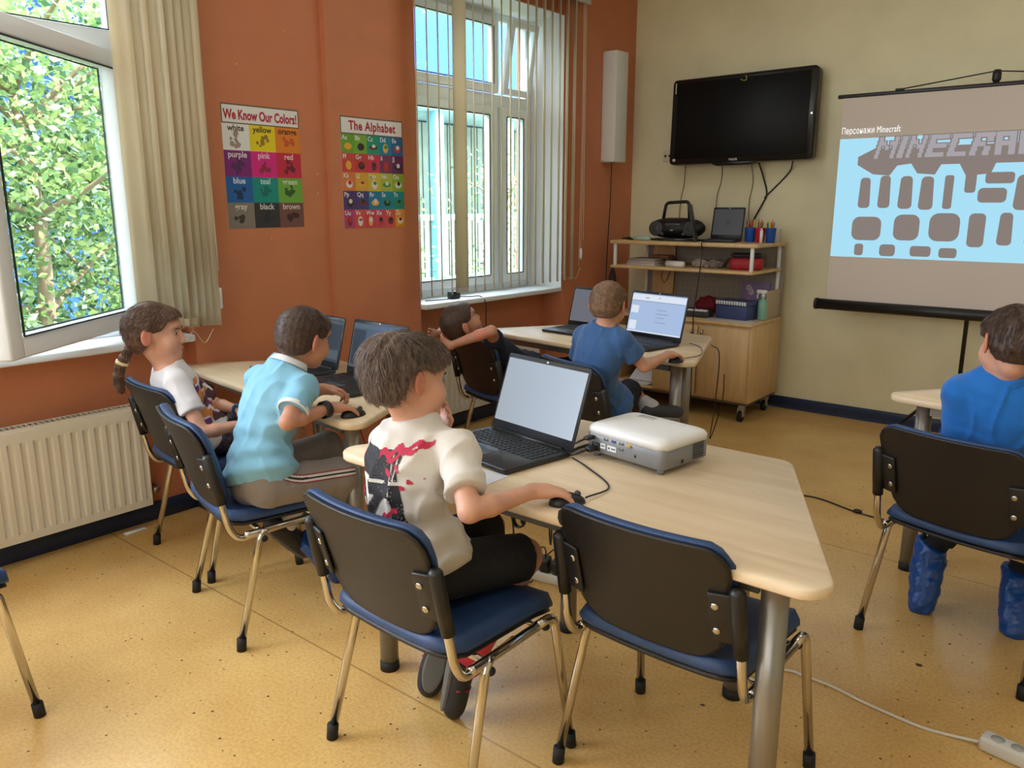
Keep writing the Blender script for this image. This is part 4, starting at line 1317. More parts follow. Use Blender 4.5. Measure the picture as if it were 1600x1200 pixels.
m.build('perforation', mat('pegboard_hole', (176, 170, 160), 0.5), pgb)
m = MB(); m.box((-0.40, cd2 - 0.018, 0.95), (0.20, 0.004, 0.5)); m.build('bare_panel', M_CAB, pgb)
m = MB(); m.slab([(-cw2 - 0.02, -0.27), (cw2, -0.27), (cw2, cd2), (-cw2 - 0.02, cd2)], 1.215, 1.24, 0.015, 0.003, 3); m.build('shelf', M_CAB, cb)
m = MB(); m.slab([(-cw2 - 0.01, -0.27), (cw2 - 0.02, -0.27), (cw2 - 0.02, cd2), (-cw2 - 0.01, cd2)], 1.035, 1.055, 0.01, 0.003, 3); m.build('shelf', M_CAB, cb)
for xx in (-cw2 + 0.02, cw2 - 0.04):
    q = MB(); q.box((xx, -0.245, 1.135), (0.022, 0.022, 0.16), 0, 0.003); q.build('upright', M_WHITE, cb)
    q = MB(); q.box((xx, cd2 - 0.03, 0.965), (0.022, 0.022, 0.53), 0, 0.003); q.build('upright', M_WHITE, cb)
m = MB(); m.box((cw2 - 0.022, 0.14, 0.80), (0.006, 0.26, 0.21), 0, 0.004); eo = m.build('side_guard', mat('side_guard_beige', (186, 170, 148), 0.5), cb)
m = MB(); m.box((cw2 - 0.06, cd2 - 0.05, 1.285), (0.045, 0.06, 0.10), 0, 0.005); o = m.build('card_box', mat('card_grey', (206, 202, 196), 0.5)); o.parent = None
o.location = ((CX0 + CX1) / 2, (CY0 + CY1) / 2, 0); tag(o, 'small white printed carton at the end of the top shelf', 'box')
ZSH = 1.24
ccx, ccy = (CX0 + CX1) / 2, (CY0 + CY1) / 2
# boombox
bb = thing('boombox', 'black boombox with a raised carry handle on the top shelf', 'boombox', (-2.905, 5.50, ZSH + 0.012), math.radians(4))
m = MB()
R_ = []
for i in range(17):
    x = -0.215 + 0.43 * i / 16
    e = math.sqrt(max(0.03, 1 - (abs(x) / 0.222) ** 3.2))
    R_.append([(x, 0.085 * e * math.cos(a), 0.078 + 0.076 * e * math.sin(a)) for a in [2 * PI * k / 20 for k in range(20)]])
m.rings(R_); m.build('body', M_BLACK, bb)
m = MB(); m.tube(bend([(-0.115, 0.0, 0.14), (-0.095, 0.0, 0.262), (0.085, 0.0, 0.272), (0.095, 0.0, 0.14)], 0.03), 0.012, 10); m.build('handle', M_BLACK, bb)
for s in (-1, 1):
    q = MB(); q.lathe([(0.052, 0), (0.056, 0.006), (0.050, 0.010), (0.03, 0.004), (0.018, 0.008), (0.0, 0.012)], 24, M=Matrix.Translation((s * 0.135, -0.078, 0.076)) @ Matrix.Rotation(PI / 2, 4, 'X')); q.build('speaker_cone', mat('speaker_grey', (58, 58, 62), 0.5), bb)
    q = MB(); q.ell((s * 0.085, -0.080, 0.036), (0.014, 0.010, 0.014)); q.build('knob', M_LAPTOPGREY, bb)
m = MB(); m.box((0, -0.084, 0.105), (0.12, 0.006, 0.02), 0, 0.003); m.build('display', mat('display_grey', (70, 74, 78), 0.3), bb)
m = MB(); m.box((-0.005, -0.088, 0.064), (0.022, 0.003, 0.008)); m.build('badge', mat('badge_silver', (190, 190, 188), 0.3, 0.6), bb)
# thin black player under the boombox and small things in front of it
m = MB(); m.box((0, 0, 0.006), (0.44, 0.20, 0.012), 0, 0.003); o = m.build('disc_player', mat('player_black', (30, 32, 34), 0.4), None, (-2.90, 5.47, ZSH)); tag(o, 'flat dark device lying under the boombox', 'player')
m = MB(); m.tube([(-0.06, 0, 0.018), (-0.01, 0, 0.018), (0.0, 0, 0.018), (0.05, 0, 0.018), (0.08, 0, 0.018)], [0.012, 0.016, 0.018, 0.018, 0.012], 12); o = m.build('marker_pen', mat('pale_green_plastic', (168, 196, 184), 0.4), None, (-3.09, 5.29, ZSH)); tag(o, 'pale green thick pen at the front of the top shelf', 'pen')
m = MB(); m.tube([(-0.07, 0, 0.012), (0.0, 0, 0.014), (0.03, 0, 0.006)], [0.004, 0.012, 0.004], 10); o = m.build('plastic_clip', M_BLACK, None, (-3.19, 5.30, ZSH)); tag(o, 'black pointed clip on the left end of the top shelf', 'clip')
m = MB(); m.cyl((-0.10, 0, 0.011), (0.16, 0.02, 0.011), 0.011, 12); o = m.build('microphone_tube', mat('gun_metal', (74, 78, 82), 0.3, 0.6), None, (-2.87, 5.33, ZSH)); tag(o, 'grey metal tube lying in front of the boombox', 'tube')
# laptop on the shelf
S_SH = screen_mat('screen_charcoal', (74, 76, 80), 0.28)
laptop('open black laptop on the top shelf beside the boombox', -2.54, 5.56, 10.0, 0.23, 0.20, 16, S_SH, M_LAPTOP, ht=0.235, z=ZSH, ui=[('logo_ring', U_D, [(0.42, 0.42, 0.58, 0.58)])])
m = MB(); m.slab([(-0.10, 0), (0.10, 0), (0.10, 0.27), (-0.10, 0.27)], -0.008, 0.008, 0.012, 0.003, 4, 0, Matrix.Translation((-2.675, 5.36, ZSH)) @ Matrix.Rotation(math.radians(112), 4, 'Z') @ Matrix.Rotation(math.radians(-12), 4, 'X') @ MT)
o = m.build('tablet_case', mat('case_charcoal', (44, 46, 50), 0.5)); tag(o, 'dark flat case leaning between the boombox and the shelf laptop', 'case')
# cups of pencils
cupc = [('blue', (30, 84, 170), -2.405, 5.66), ('blue', (30, 84, 170), -2.355, 5.56), ('red', (190, 34, 44), -2.280, 5.55), ('blue', (26, 76, 160), -2.200, 5.54)]
cl_ = ['turquoise blue pencil cup just right of the shelf laptop', 'blue pencil cup left of the red cup', 'red pencil cup on the top shelf', 'blue pencil cup at the right end of the top shelf']
if True:
    pcols = [mat('pencil_' + n_, c_, 0.4) for n_, c_ in (('red', (200, 40, 40)), ('green', (40, 140, 70)), ('yellow', (220, 180, 40)), ('black', (30, 30, 34)), ('orange', (220, 110, 40)), ('blue', (40, 80, 170)), ('natural', (190, 150, 100)))]
    rr = random.Random(11)
    for i, (nm, c_, x, y) in enumerate(cupc):
        q = MB(); q.lathe([(0.029, 0), (0.031, 0.003), (0.037, 0.098), (0.038, 0.102), (0.034, 0.101), (0.029, 0.01), (0.0, 0.009)], 20)
        o = q.build('pencil_cup', mat('cup_' + nm + str(c_[0]), c_, 0.3), None, (x, y, ZSH)); tag(o, cl_[i], 'pencil cup', 'pencil cups on the top shelf')
        for k in range(8):
            a = rr.uniform(0, 6.28); d0 = rr.uniform(0.004, 0.016); d1 = rr.uniform(0.018, 0.027)
            L = rr.uniform(0.135, 0.175)
            p0 = Vector((d0 * math.cos(a), d0 * math.sin(a), 0.013)); p1 = Vector((d1 * math.cos(a + 0.4), d1 * math.sin(a + 0.4), L))
            q = MB(); q.tube([p0, p0.lerp(p1, 0.9), p1], [0.0036, 0.0036, 0.0008], 6)
            pc_ = pcols[rr.randrange(7)]
            o = q.build('pencil', pc_, None, (x, y, ZSH)); tag(o, pc_.name.split('_')[1] + ' pencil standing in the ' + ['turquoise blue cup by the shelf laptop', 'blue cup left of the red one', 'red cup', 'blue cup at the shelf end'][i], 'pencil', 'pencils in the ' + ['first blue', 'second blue', 'red', 'last blue'][i] + ' cup')
m = MB(); m.cyl((0, 0, 0), (0, 0, 0.085), 0.011, 14); m.cyl((0, 0, 0.085), (0, 0, 0.10), 0.007, 12); o = m.build('glue_stick', M_WHITE, None, (-2.240, 5.475, ZSH)); tag(o, 'white glue stick between the red and the last blue cup', 'glue stick')
# middle shelf
ZM = 1.055
for i, (z, wd, c_) in enumerate(((0, 0.24, (186, 176, 166)), (0.018, 0.23, (170, 160, 154)), (0.036, 0.22, (150, 140, 140)))):
    q = MB(); q.box((0, 0, 0.009), (wd, 0.17, 0.0175), 0, 0.002, 1); o = q.build('folder', mat('folder_%d' % i, c_, 0.6), None, (-3.08 + 0.006 * i, 5.36, ZM + z)); tag(o, ['bottom grey folder of the stack on the middle shelf', 'middle folder of the stack on the middle shelf', 'topmost dark folder of the stack on the middle shelf'][i], 'folder', 'folders on the middle shelf')
m = MB(); m.box((0, 0, 0.035), (0.16, 0.10, 0.07), 0, 0.004); o = m.build('carton', mat('carton_brown', (142, 96, 70), 0.7), None, (-3.05, 5.55, ZM)); tag(o, 'brown carton at the back left of the middle shelf', 'box')
m = MB(); m.tube([(-0.075, 0, 0.024), (0.06, 0, 0.024), (0.075, 0.0, 0.024)], [0.024, 0.022, 0.018], 18); tb = m.build('paper_roll', M_WHITE, None, (-2.80, 5.30, ZM), (0, 0, math.radians(-8))); tag(tb, 'white roll lying at the front of the middle shelf', 'roll')
m = MB(); m.tube([(-0.0755, 0, 0.024), (-0.0765, 0, 0.024)], [0.012, 0.012], 14); m.build('hollow_end', M_BLACK, tb)
rr = random.Random(5)
clut = [('bag', (176, 166, 160)), ('bag', (150, 140, 138)), ('tape_reel', (110, 84, 70)), ('bag', (120, 110, 106))]
labs = ['crumpled pale plastic bag right of the white roll', 'crumpled grey bag behind the white roll', 'brown reel at the back of the middle shelf', 'dark crumpled bag before the red pouch']
for i, (nm, c_) in enumerate(clut):
    q = MB()
    if nm == 'tape_reel':
        q.tube([(0, 0, 0.035), (0, 0.03, 0.035)], 0.035, 20)
    else:
        bm = bmesh.new(); bmesh.ops.create_icosphere(bm, subdivisions=3, radius=1)
        for qv in bm.verts:
            k = 0.75 + 0.35 * rr.random()
            qv.co = Vector((qv.co.x * 0.07 * k, qv.co.y * 0.05 * k, max(0.0, 0.028 + qv.co.z * 0.036 * k)))
        q.bm(bm, 0, False)
    o = q.build(nm, mat('clutter_%d' % i, c_, 0.5), None, (-2.66 + i * 0.085, 5.42 + 0.05 * (i % 2) + (0.12 if nm == 'tape_reel' else 0), ZM)); tag(o, labs[i], 'bag' if nm == 'bag' else 'reel')
m = MB(); m.slab([(-0.11, -0.07), (0.11, -0.07), (0.11, 0.07), (-0.11, 0.07)], 0.0, 0.085, 0.03, 0.015, 5); o = m.build('pouch', mat('red_pouch', (168, 30, 42), 0.55, bump=(60, 0.2)), None, (-2.31, 5.42, ZM), (0, 0, 0.25)); tag(o, 'red zipped pouch at the right end of the middle shelf', 'pouch')
q = MB(); q.slab([(-0.105, -0.065), (0.10, -0.065), (0.10, 0.065), (-0.105, 0.065)], 0.085, 0.115, 0.03, 0.012, 5); q.build('dark_flap', mat('pouch_flap', (32, 32, 44), 0.6), o)
# cabinet top
ZC = 0.701
m = MB()
bm = bmesh.new(); bmesh.ops.create_icosphere(bm, subdivisions=4, radius=1)
for qv in bm.verts:
    k = 0.8 + 0.12 * math.sin(qv.co.x * 9 + 1) * math.cos(qv.co.y * 8) + 0.1 * rr.random()
    qv.co = Vector((qv.co.x * 0.11 * k, qv.co.y * 0.07 * k, max(0, 0.055 + qv.co.z * 0.080 * k)))
m.bm(bm); o = m.build('cloth', mat('dark_red_cloth', (128, 22, 42), 0.8), None, (-2.68, 5.62, ZC)); tag(o, 'crumpled dark red cloth on the cabinet top', 'cloth')
kb = thing('toy_keyboard', 'small white key musical keyboard on the cabinet top', 'keyboard', (-2.72, 5.37, ZC), 0.08)
m = MB(); m.box((0, 0, 0.025), (0.36, 0.11, 0.05), 0, 0.005); m.build('body', mat('keyboard_dark', (58, 58, 60), 0.4), kb)
m = MB()
for i in range(20):
    m.box((-0.17 + i * 0.0175, -0.035, 0.052), (0.0155, 0.06, 0.012), 0, 0.001, 1)
m.build('white_keys', M_WHITE, kb)
m = MB()
for i in range(20):
    if i % 7 not in (2, 6):
        m.box((-0.161 + i * 0.0175, -0.02, 0.061), (0.008, 0.035, 0.01))
m.build('black_keys', M_BLACK, kb)
bx = thing('storage_box', 'blue box with a white scalloped lid edge on the cabinet top', 'box', (-2.375, 5.44, ZC), math.radians(-7))
m = MB(); m.box((0, 0, 0.05), (0.245, 0.15, 0.10), 0, 0.004); m.build('body', mat('box_blue', (66, 78, 128), 0.5), bx)
m = MB(); m.box((0, 0, 0.118), (0.252, 0.157, 0.034), 0, 0.004)
m.build('lid', mat('box_lid_blue', (74, 86, 134), 0.5), bx)
m = MB()
for i in range(12):
    m.box((-0.112 + i * 0.0204, -0.080, 0.119), (0.015, 0.003, 0.026), 0, 0.001, 1)
m.build('scallop_edge', M_WHITE, bx)
sp = thing('spray_bottle', 'mint green spray bottle with a white trigger head', 'bottle', (-2.205, 5.50, ZC))
m = MB(); m.lathe([(0.030, 0), (0.034, 0.006), (0.034, 0.115), (0.028, 0.135), (0.013, 0.15), (0.012, 0.165)], 24); m.build('bottle', mat('mint_plastic', (138, 190, 170), 0.35), sp)
m = MB(); m.cyl((0, 0, 0.163), (0, 0, 0.19), 0.014, 14); m.box((-0.012, 0, 0.20), (0.075, 0.024, 0.026), 0, 0.008); m.tube([(-0.035, 0, 0.195), (-0.045, 0, 0.165), (-0.040, 0, 0.15)], 0.005, 8); m.build('trigger_head', M_WHITE, sp)
cd = thing('picture_card', 'lilac card with pink and white flowers leaning at the cabinet back', 'card', (-2.36, 5.70, ZC), 0.0)
TT = Matrix.Rotation(math.radians(-8), 4, 'X') @ MT
m = MB(); m.box((0, 0.125, 0), (0.22, 0.25, 0.003), M=TT); m.build('card', mat('lilac_card', (138, 120, 160), 0.6), cd)
for nm, c_, pts in (('flower_petals', (214, 196, 206), ((-0.05, 0.20), (-0.03, 0.17))), ('pink_petals', (204, 110, 146), ((-0.04, 0.10), (-0.01, 0.07), (-0.05, 0.06)))):
    q = MB()
    for px_, py_ in pts:
        for k in range(5):
            flat_disc(q, px_ + 0.014 * math.cos(k * 1.257), py_ + 0.014 * math.sin(k * 1.257), 0.011, 0, 0.0022, 10, M=TT)
    q.build(nm, mat(nm, c_, 0.6), cd)
m = MB(); m.box((-2.36, 5.34, ZC + 0.002), (0.36, 0.20, 0.003), 0, 0.001, 1); o = m.build('paper_sheet', mat('paper_grey', (196, 192, 184), 0.6)); tag(o, 'grey paper spread along the cabinet top under the blue box', 'paper')
m = MB(); m.tube(spline([(-2.545, 5.205, 1.20), (-2.56, 5.19, 0.95), (-2.58, 5.185, 0.72), (-2.57, 5.18, 0.35), (-2.575, 5.17, 0.02), (-2.63, 5.05, 0.006), (-2.72, 4.95, 0.006)], 10), 0.004, 8); o = m.build('cable', M_BLACK); tag(o, 'long black cable hanging down the cabinet front to the floor', 'cable')
m = MB(); m.tube(spline([(-2.545, 5.205, 1.20), (-2.55, 5.20, 1.245), (-2.52, 5.30, 1.246), (-2.50, 5.36, 1.246)], 8), 0.004, 8); o2 = m.build('cable_end', M_BLACK, o)
m = MB(); m.tube(spline([(-3.10, 5.73, 1.03), (-3.13, 5.70, 0.96), (-3.10, 5.70, 0.90), (-3.05, 5.72, 1.02)], 8), 0.003, 6); m.tube(spline([(-3.02, 5.72, 1.20), (-3.02, 5.71, 0.95), (-3.03, 5.71, 0.72)], 8), 0.004, 6); o = m.build('cable', M_BLACK); tag(o, 'looped dark cable hanging behind the middle shelf on the left', 'cable')
m = MB(); m.lathe([(0.008, 0), (0.026, 0.02), (0.03, 0.09), (0.016, 0.15), (0.004, 0.17)], 12); o = m.build('hanging_pouch', mat('dark_cloth', (52, 40, 44), 0.8), None, (-3.335, 5.30, 0.86)); tag(o, 'dark small bag hanging at the left end of the shelves', 'bag')
q = MB(); q.tube([(0, 0, 0.165), (0.0, 0, 0.20), (0.03, 0.0, 0.205)], 0.004, 6); q.build('loop', M_BLACK, o)

# ================================================================== FLOOR CLUTTER, CORDS
def strip(label, x, y, rz, L):
    t = thing('power_strip', label, 'power strip', (x, y, 0), math.radians(rz))
    m = MB(); m.box((0, 0, 0.021), (L, 0.055, 0.042), 0, 0.008); m.build('body', mat('strip_white', (214, 212, 206), 0.4), t)
    n = int(L / 0.058)
    for i in range(n):
        q = MB(); q.cyl((-L / 2 + 0.04 + i * (L - 0.06) / n, 0, 0.0412), (-L / 2 + 0.04 + i * (L - 0.06) / n, 0, 0.0425), 0.018, 16); q.build('outlet', mat('outlet_grey', (170, 168, 162), 0.5), t)
    return t
strip('white power strip under the front table crowded with black plugs', -1.775, 2.43, 10.0, 0.27)
for i, dx in enumerate((-0.085, -0.03, 0.025, 0.08)):
    nth = ('first', 'second', 'third', 'last')[i]
    ca = math.radians(10)
    p = Vector((-1.775 + dx * math.cos(ca), 2.43 + dx * math.sin(ca), 0.0425))
    t = thing('plug', nth + ' black plug along the power strip under the front table, counted from the radiator side', 'plug', p, ca, 'black plugs in the power strip')
    m = MB(); m.box((0, 0.004, 0.032), (0.042, 0.048, 0.064), 0, 0.008, M=Matrix.Rotation(math.radians(14), 4, 'X')); m.build('body', M_BLACK, t)
    m = MB(); m.tube(spline([(0, -0.01, 0.058), (0.0, -0.005, 0.09), (-0.05, 0.06, 0.07), (-0.12, 0.10, 0.0)], 6), 0.003, 6); m.build('lead', M_BLACK, t)
strip('white power strip alone on the open floor at the end of the white cord', -0.055, 2.36, -9.0, 0.36)
M_CW = mat('white_cord', (214, 208, 194), 0.5)
cable('cable', [(-0.95, 2.30, 0.005), (-0.80, 2.40, 0.005), (-0.744, 2.405, 0.005), (-0.651, 2.403, 0.005), (-0.547, 2.38, 0.005), (-0.398, 2.362, 0.005), (-0.315, 2.373, 0.005), (-0.235, 2.385, 0.012)], 0.0048, M_CW, 'white cord crossing the floor to the power strip at the right')
cable('cable', [(-1.66, 4.03, 0.004), (-1.402, 4.048, 0.004), (-1.257, 4.068, 0.004), (-1.042, 3.992, 0.004), (-0.858, 3.973, 0.004), (-0.60, 3.95, 0.004), (-0.3, 3.99, 0.004)], 0.004, M_BLACK, 'thin black cord on the floor toward the table before the screen')
m = MB(); m.ell((-1.042, 3.992, 0.011), (0.022, 0.014, 0.011)); o = m.build('cable_switch', M_BLACK); tag(o, 'small black lump on the thin floor cord', 'switch')
cable('cable', [(-1.63, 2.445, 0.005), (-1.55, 2.40, 0.005), (-1.40, 2.30, 0.005), (-1.30, 2.32, 0.005)], 0.0035, mat('red_cord', (150, 60, 50), 0.5), 'reddish cord leaving the strip under the front table')
cable('cable', [(-1.71, 1.98, 0.72), (-1.76, 2.0, 0.62), (-1.74, 2.02, 0.50), (-1.72, 2.1, 0.40), (-1.80, 2.22, 0.12), (-1.84, 2.36, 0.006), (-1.86, 2.46, 0.006)], 0.0035, M_BLACK, 'black laptop lead dropping under the front table on the left')
cable('cable', [(-1.42, 1.93, 0.72), (-1.44, 1.95, 0.50), (-1.47, 2.0, 0.40), (-1.50, 2.05, 0.52), (-1.52, 2.1, 0.70)], 0.003, M_BLACK, 'black lead looping under the middle of the front table')
m = MB(); m.tube([(-1.60 + 0.022 * math.cos(a * 0.6), 1.98 + 0.006 * a * 0.1, 0.45 + 0.022 * math.sin(a * 0.6)) for a in range(34)], 0.003, 6); m.tube(spline([(-1.60, 1.985, 0.47), (-1.60, 2.0, 0.6), (-1.59, 2.0, 0.715)], 6), 0.003, 6); o = m.build('cable_coil', M_BLACK); tag(o, 'small coiled black cable hanging under the front table', 'cable')
cable('cable', [(-2.36, 1.93, 0.72), (-2.34, 1.95, 0.60), (-2.29, 2.0, 0.40), (-2.25, 2.05, 0.20), (-2.2, 2.1, 0.006)], 0.003, MATS['red_cord'], 'dark red cord hanging below the pier table')
cable('cable', [(-1.90, 4.05, 0.748), (-1.84, 4.03, 0.70), (-1.86, 4.05, 0.40), (-1.90, 4.10, 0.20), (-1.84, 4.10, 0.42), (-1.80, 4.02, 0.60)], 0.003, M_BLACK, 'black lead looping off the far table before the cabinet')
m = MB(); m.box((-3.60, 1.60, 0.004), (0.03, 0.10, 0.006), 0, 0.001, 1); o = m.build('paper_strip', M_WHITE); tag(o, 'white paper strip on the floor under the radiator', 'paper')
m = MB(); m.box((-2.1, 3.98, 0.42), (0.001, 0.001, 0.001)); o = m.build('speck', M_WHITE); bpy.data.objects.remove(o)
for i, (x, y, s_) in enumerate(((-0.47, 2.72, 0.014), (-0.93, 2.06, 0.009), (-0.42, 2.93, 0.006))):
    m = MB(); pts = [(x + s_ * random.uniform(0.6, 1.1) * math.cos(k * 0.9), y + s_ * random.uniform(0.5, 0.9) * math.sin(k * 0.9), 0.0006) for k in range(7)]
    m.add(pts, [tuple(range(7))], 0, False); o = m.build('floor_stain', mat('stain_dark', (84, 56, 30), 0.5)); tag(o, ['dark spot on the floor left of the blue shoe covers', 'small grey spot on the floor by the empty chair', 'tiny dark fleck behind the blue shoe cover'][i], 'stain')
# white crumpled bag under the far table

ps = MB()
for k in range(5):
    ps.box((0.004 * (k % 2), 0.003 * k, 0.002 + 0.004 * k), (0.21, 0.29, 0.0035), 0, 0, M=Matrix.Rotation(math.radians(4 * k - 8), 4, 'Z'))
o = ps.build('paper_stack', mat('paper', (226, 228, 234), 0.6), None, (-3.06, 5.40, 0.159)); tag(o, 'white loose papers in the open compartment of the cabinet', 'paper')
ps = MB(); ps.add([(-0.10, -0.11, 0), (0.12, -0.12, 0), (0.02, 0.10, 0.20), (-0.06, 0.10, 0.19)], [(0, 1, 2, 3)], 0, False); ps.add([(-0.10, -0.11, 0.002), (0.12, -0.12, 0.002), (0.02, 0.10, 0.202), (-0.06, 0.10, 0.192)], [(3, 2, 1, 0)], 0, False)
o = ps.build('paper_sheet', MATS['paper'], None, (-3.05, 5.40, 0.182)); tag(o, 'white sheet propped up on the papers in the cabinet compartment', 'paper')
cable('cable', [(-3.62, 3.56, 0.908), (-3.58, 3.70, 0.908), (-3.60, 3.82, 0.912), (-3.56, 3.92, 0.908), (-3.53, 3.98, 0.907), (-3.492, 3.99, 0.86), (-3.50, 4.0, 0.66)], 0.0035, M_BLACK, 'thin black cable lying on the sill under the blind and hanging over it')
m = MB(); m.box((0, 0, 0.025), (0.05, 0.08, 0.05), 0, 0.008); o = m.build('charger', M_BLACK, None, (-3.60, 3.80, 0.902)); tag(o, 'small black charger on the sill behind the blind slats', 'charger')

# ================================================================== CONTINUOUS SURFACES (smooth union of tapered limbs, extracted as one mesh)
def _cone_sdf(P, a, b, ra, rb):
    ba = b - a
    l2 = float(ba @ ba) + 1e-12
    pa = P - a
    t = np.clip((pa @ ba) / l2, 0, 1)
    d = np.sqrt(((pa - t[..., None] * ba) ** 2).sum(-1))
    return d - (ra + (rb - ra) * t)

def _ell_sdf(P, c, R, r):
    q = (P - c) @ R
    k0 = np.sqrt(((q / r) ** 2).sum(-1))
    k1 = np.sqrt(((q / (r * r)) ** 2).sum(-1)) + 1e-9
    return k0 * (k0 - 1.0) / k1

def cone(a, b, ra, rb=None, k=None):
    return ('c', np.array(a, float), np.array(b, float), float(ra), float(ra if rb is None else rb), k)
def ell(c, R, r, k=None):
    return ('e', np.array(c, float), np.array(R, float), np.array(r, float), None, k)

def surface(prims, res, k=0.02, cuts=(), subs=(), disp=None, inflate=0.0):
    """cuts: functions P -> signed distance, intersected; subs: prims carved away; returns verts, quads"""
    los, his = [], []
    for p in prims:
        if p[0] == 'c':
            r = max(p[3], p[4])
            lo, hi = np.minimum(p[1], p[2]) - r, np.maximum(p[1], p[2]) + r
        else:
            r = p[3].max()
            lo, hi = p[1] - r, p[1] + r
        los.append(lo - inflate); his.append(hi + inflate)
    lo = np.min(los, 0) - 4 * res
    hi = np.max(his, 0) + 4 * res
    n = np.ceil((hi - lo) / res).astype(int) + 1
    F = np.full(n, 0.08, np.float32)
    ax = [lo[i] + res * np.arange(n[i]) for i in range(3)]
    def local(l, h, m):
        i0 = np.maximum(0, np.floor((l - m - lo) / res).astype(int))
        i1 = np.minimum(n, np.ceil((h + m - lo) / res).astype(int) + 1)
        sl = tuple(slice(i0[i], i1[i]) for i in range(3))
        G = np.stack(np.meshgrid(ax[0][sl[0]], ax[1][sl[1]], ax[2][sl[2]], indexing='ij'), -1)
        return sl, G
    for p, l, h in zip(prims, los, his):
        kk = p[5] if p[5] is not None else k
        sl, G = local(l, h, kk + 3 * res)
        d = (_cone_sdf(G, *p[1:5]) if p[0] == 'c' else _ell_sdf(G, p[1], p[2], p[3])) - inflate
        f = F[sl]
        hh = np.clip(0.5 + 0.5 * (f - d) / kk, 0, 1)
        F[sl] = f * (1 - hh) + d * hh - kk * hh * (1 - hh)
    for p in subs:
        r = max(p[3], p[4]) if p[0] == 'c' else p[3].max()
        l = (np.minimum(p[1], p[2]) if p[0] == 'c' else p[1]) - r
        h = (np.maximum(p[1], p[2]) if p[0] == 'c' else p[1]) + r
        if (h < lo).any() or (l > hi).any():
            continue
        kk = p[5] or 0.008
        sl, G = local(l, h, kk + 3 * res)
        d = -(_cone_sdf(G, *p[1:5]) if p[0] == 'c' else _ell_sdf(G, p[1], p[2], p[3]))
        f = F[sl]
        hh = np.clip(0.5 - 0.5 * (f - d) / kk, 0, 1)
        F[sl] = f * (1 - hh) + d * hh + kk * hh * (1 - hh)
    if disp is not None or cuts:
        near = np.abs(F) < 0.05 if not cuts else F < 0.05
        idx = np.argwhere(near)
        P = lo + idx * res
        vals = F[near]
        if disp is not None:
            vals = vals - disp(P)
        for c in cuts:
            vals = np.maximum(vals, c(P))
        F[near] = vals
    # surface nets
    s = F < 0
    cs = np.zeros(n - 1, np.int8)
    for dx in (0, 1):
        for dy in (0, 1):
            for dz in (0, 1):
                cs += s[dx:n[0] - 1 + dx, dy:n[1] - 1 + dy, dz:n[2] - 1 + dz]
    act = (cs > 0) & (cs < 8)
    cell = np.argwhere(act)
    ids = -np.ones(act.shape, np.int64)
    ids[act] = np.arange(len(cell))
    acc = np.zeros((len(cell), 3)); cnt = np.zeros(len(cell))
    corners = [(0, 0, 0), (1, 0, 0), (0, 1, 0), (1, 1, 0), (0, 0, 1), (1, 0, 1), (0, 1, 1), (1, 1, 1)]
    vals = [F[cell[:, 0] + c[0], cell[:, 1] + c[1], cell[:, 2] + c[2]] for c in corners]
    for a in range(8):
        for b_ in range(a + 1, 8):
            d = np.abs(np.array(corners[a]) - np.array(corners[b_]))
            if d.sum() != 1:
                continue
            va, vb = vals[a], vals[b_]
            m = (va < 0) != (vb < 0)
            t = np.where(m, va / np.where(m, va - vb, 1), 0)
            pt = np.array(corners[a]) + t[:, None] * (np.array(corners[b_]) - np.array(corners[a]))
            acc[m] += pt[m]; cnt[m] += 1
    V = lo + (cell + acc / cnt[:, None]) * res
    Q = []
    for axis in range(3):
        o1, o2 = (axis + 1) % 3, (axis + 2) % 3
        sa = [slice(0, n[i]) for i in range(3)]; sb = list(sa)
        sa[axis] = slice(0, n[axis] - 1); sb[axis] = slice(1, n[axis])
        A, B = s[tuple(sa)], s[tuple(sb)]
        e = np.argwhere(A != B)
        e = e[(e[:, o1] > 0) & (e[:, o2] > 0) & (e[:, o1] < n[o1] - 1) & (e[:, o2] < n[o2] - 1)]
        flip = A[e[:, 0], e[:, 1], e[:, 2]]
        def g(d1, d2):
            q = e.copy(); q[:, o1] -= d1; q[:, o2] -= d2
            return ids[q[:, 0], q[:, 1], q[:, 2]]
        q4 = np.stack([g(1, 1), g(0, 1), g(0, 0), g(1, 0)], 1)
        q4[~flip] = q4[~flip][:, ::-1]
        Q.append(q4)
    Q = np.concatenate(Q)
    Q = Q[(Q >= 0).all(1)]
    # one light smoothing pass
    for _ in range(2):
        sm_ = np.zeros_like(V); c_ = np.zeros(len(V))
        for i in range(4):
            a, b_ = Q[:, i], Q[:, (i + 1) % 4]
            np.add.at(sm_, a, V[b_]); np.add.at(c_, a, 1)
            np.add.at(sm_, b_, V[a]); np.add.at(c_, b_, 1)
        V = V * 0.5 + 0.5 * sm_ / np.maximum(c_, 1)[:, None]
    return V, Q

def np_mesh(name, V, Q, material, parent=None):
    me = bpy.data.meshes.new(name)
    me.vertices.add(len(V)); me.vertices.foreach_set('co', np.asarray(V, np.float32).ravel())
    me.loops.add(len(Q) * 4); me.loops.foreach_set('vertex_index', np.asarray(Q, np.int32).ravel())
    me.polygons.add(len(Q)); me.polygons.foreach_set('loop_start', np.arange(0, len(Q) * 4, 4, dtype=np.int32))
    me.polygons.foreach_set('use_smooth', np.ones(len(Q), bool))
    me.update(calc_edges=True); me.validate()
    for m in (material if isinstance(material, (list, tuple)) else [material]):
        me.materials.append(m)
    o = bpy.data.objects.new(name, me)
    COL.objects.link(o)
    if parent is not None:
        o.parent = parent
    return o

def U(v):
    v = np.array(v, float)
    return v / np.linalg.norm(v)
def A(*v): return np.array(v, float)
def basis(f, u):
    """columns: right, forward, up"""
    f = U(f); u = np.array(u, float)
    u = U(u - f * (f @ u))
    r = np.cross(f, u)
    return np.stack([r, f, u], 1)

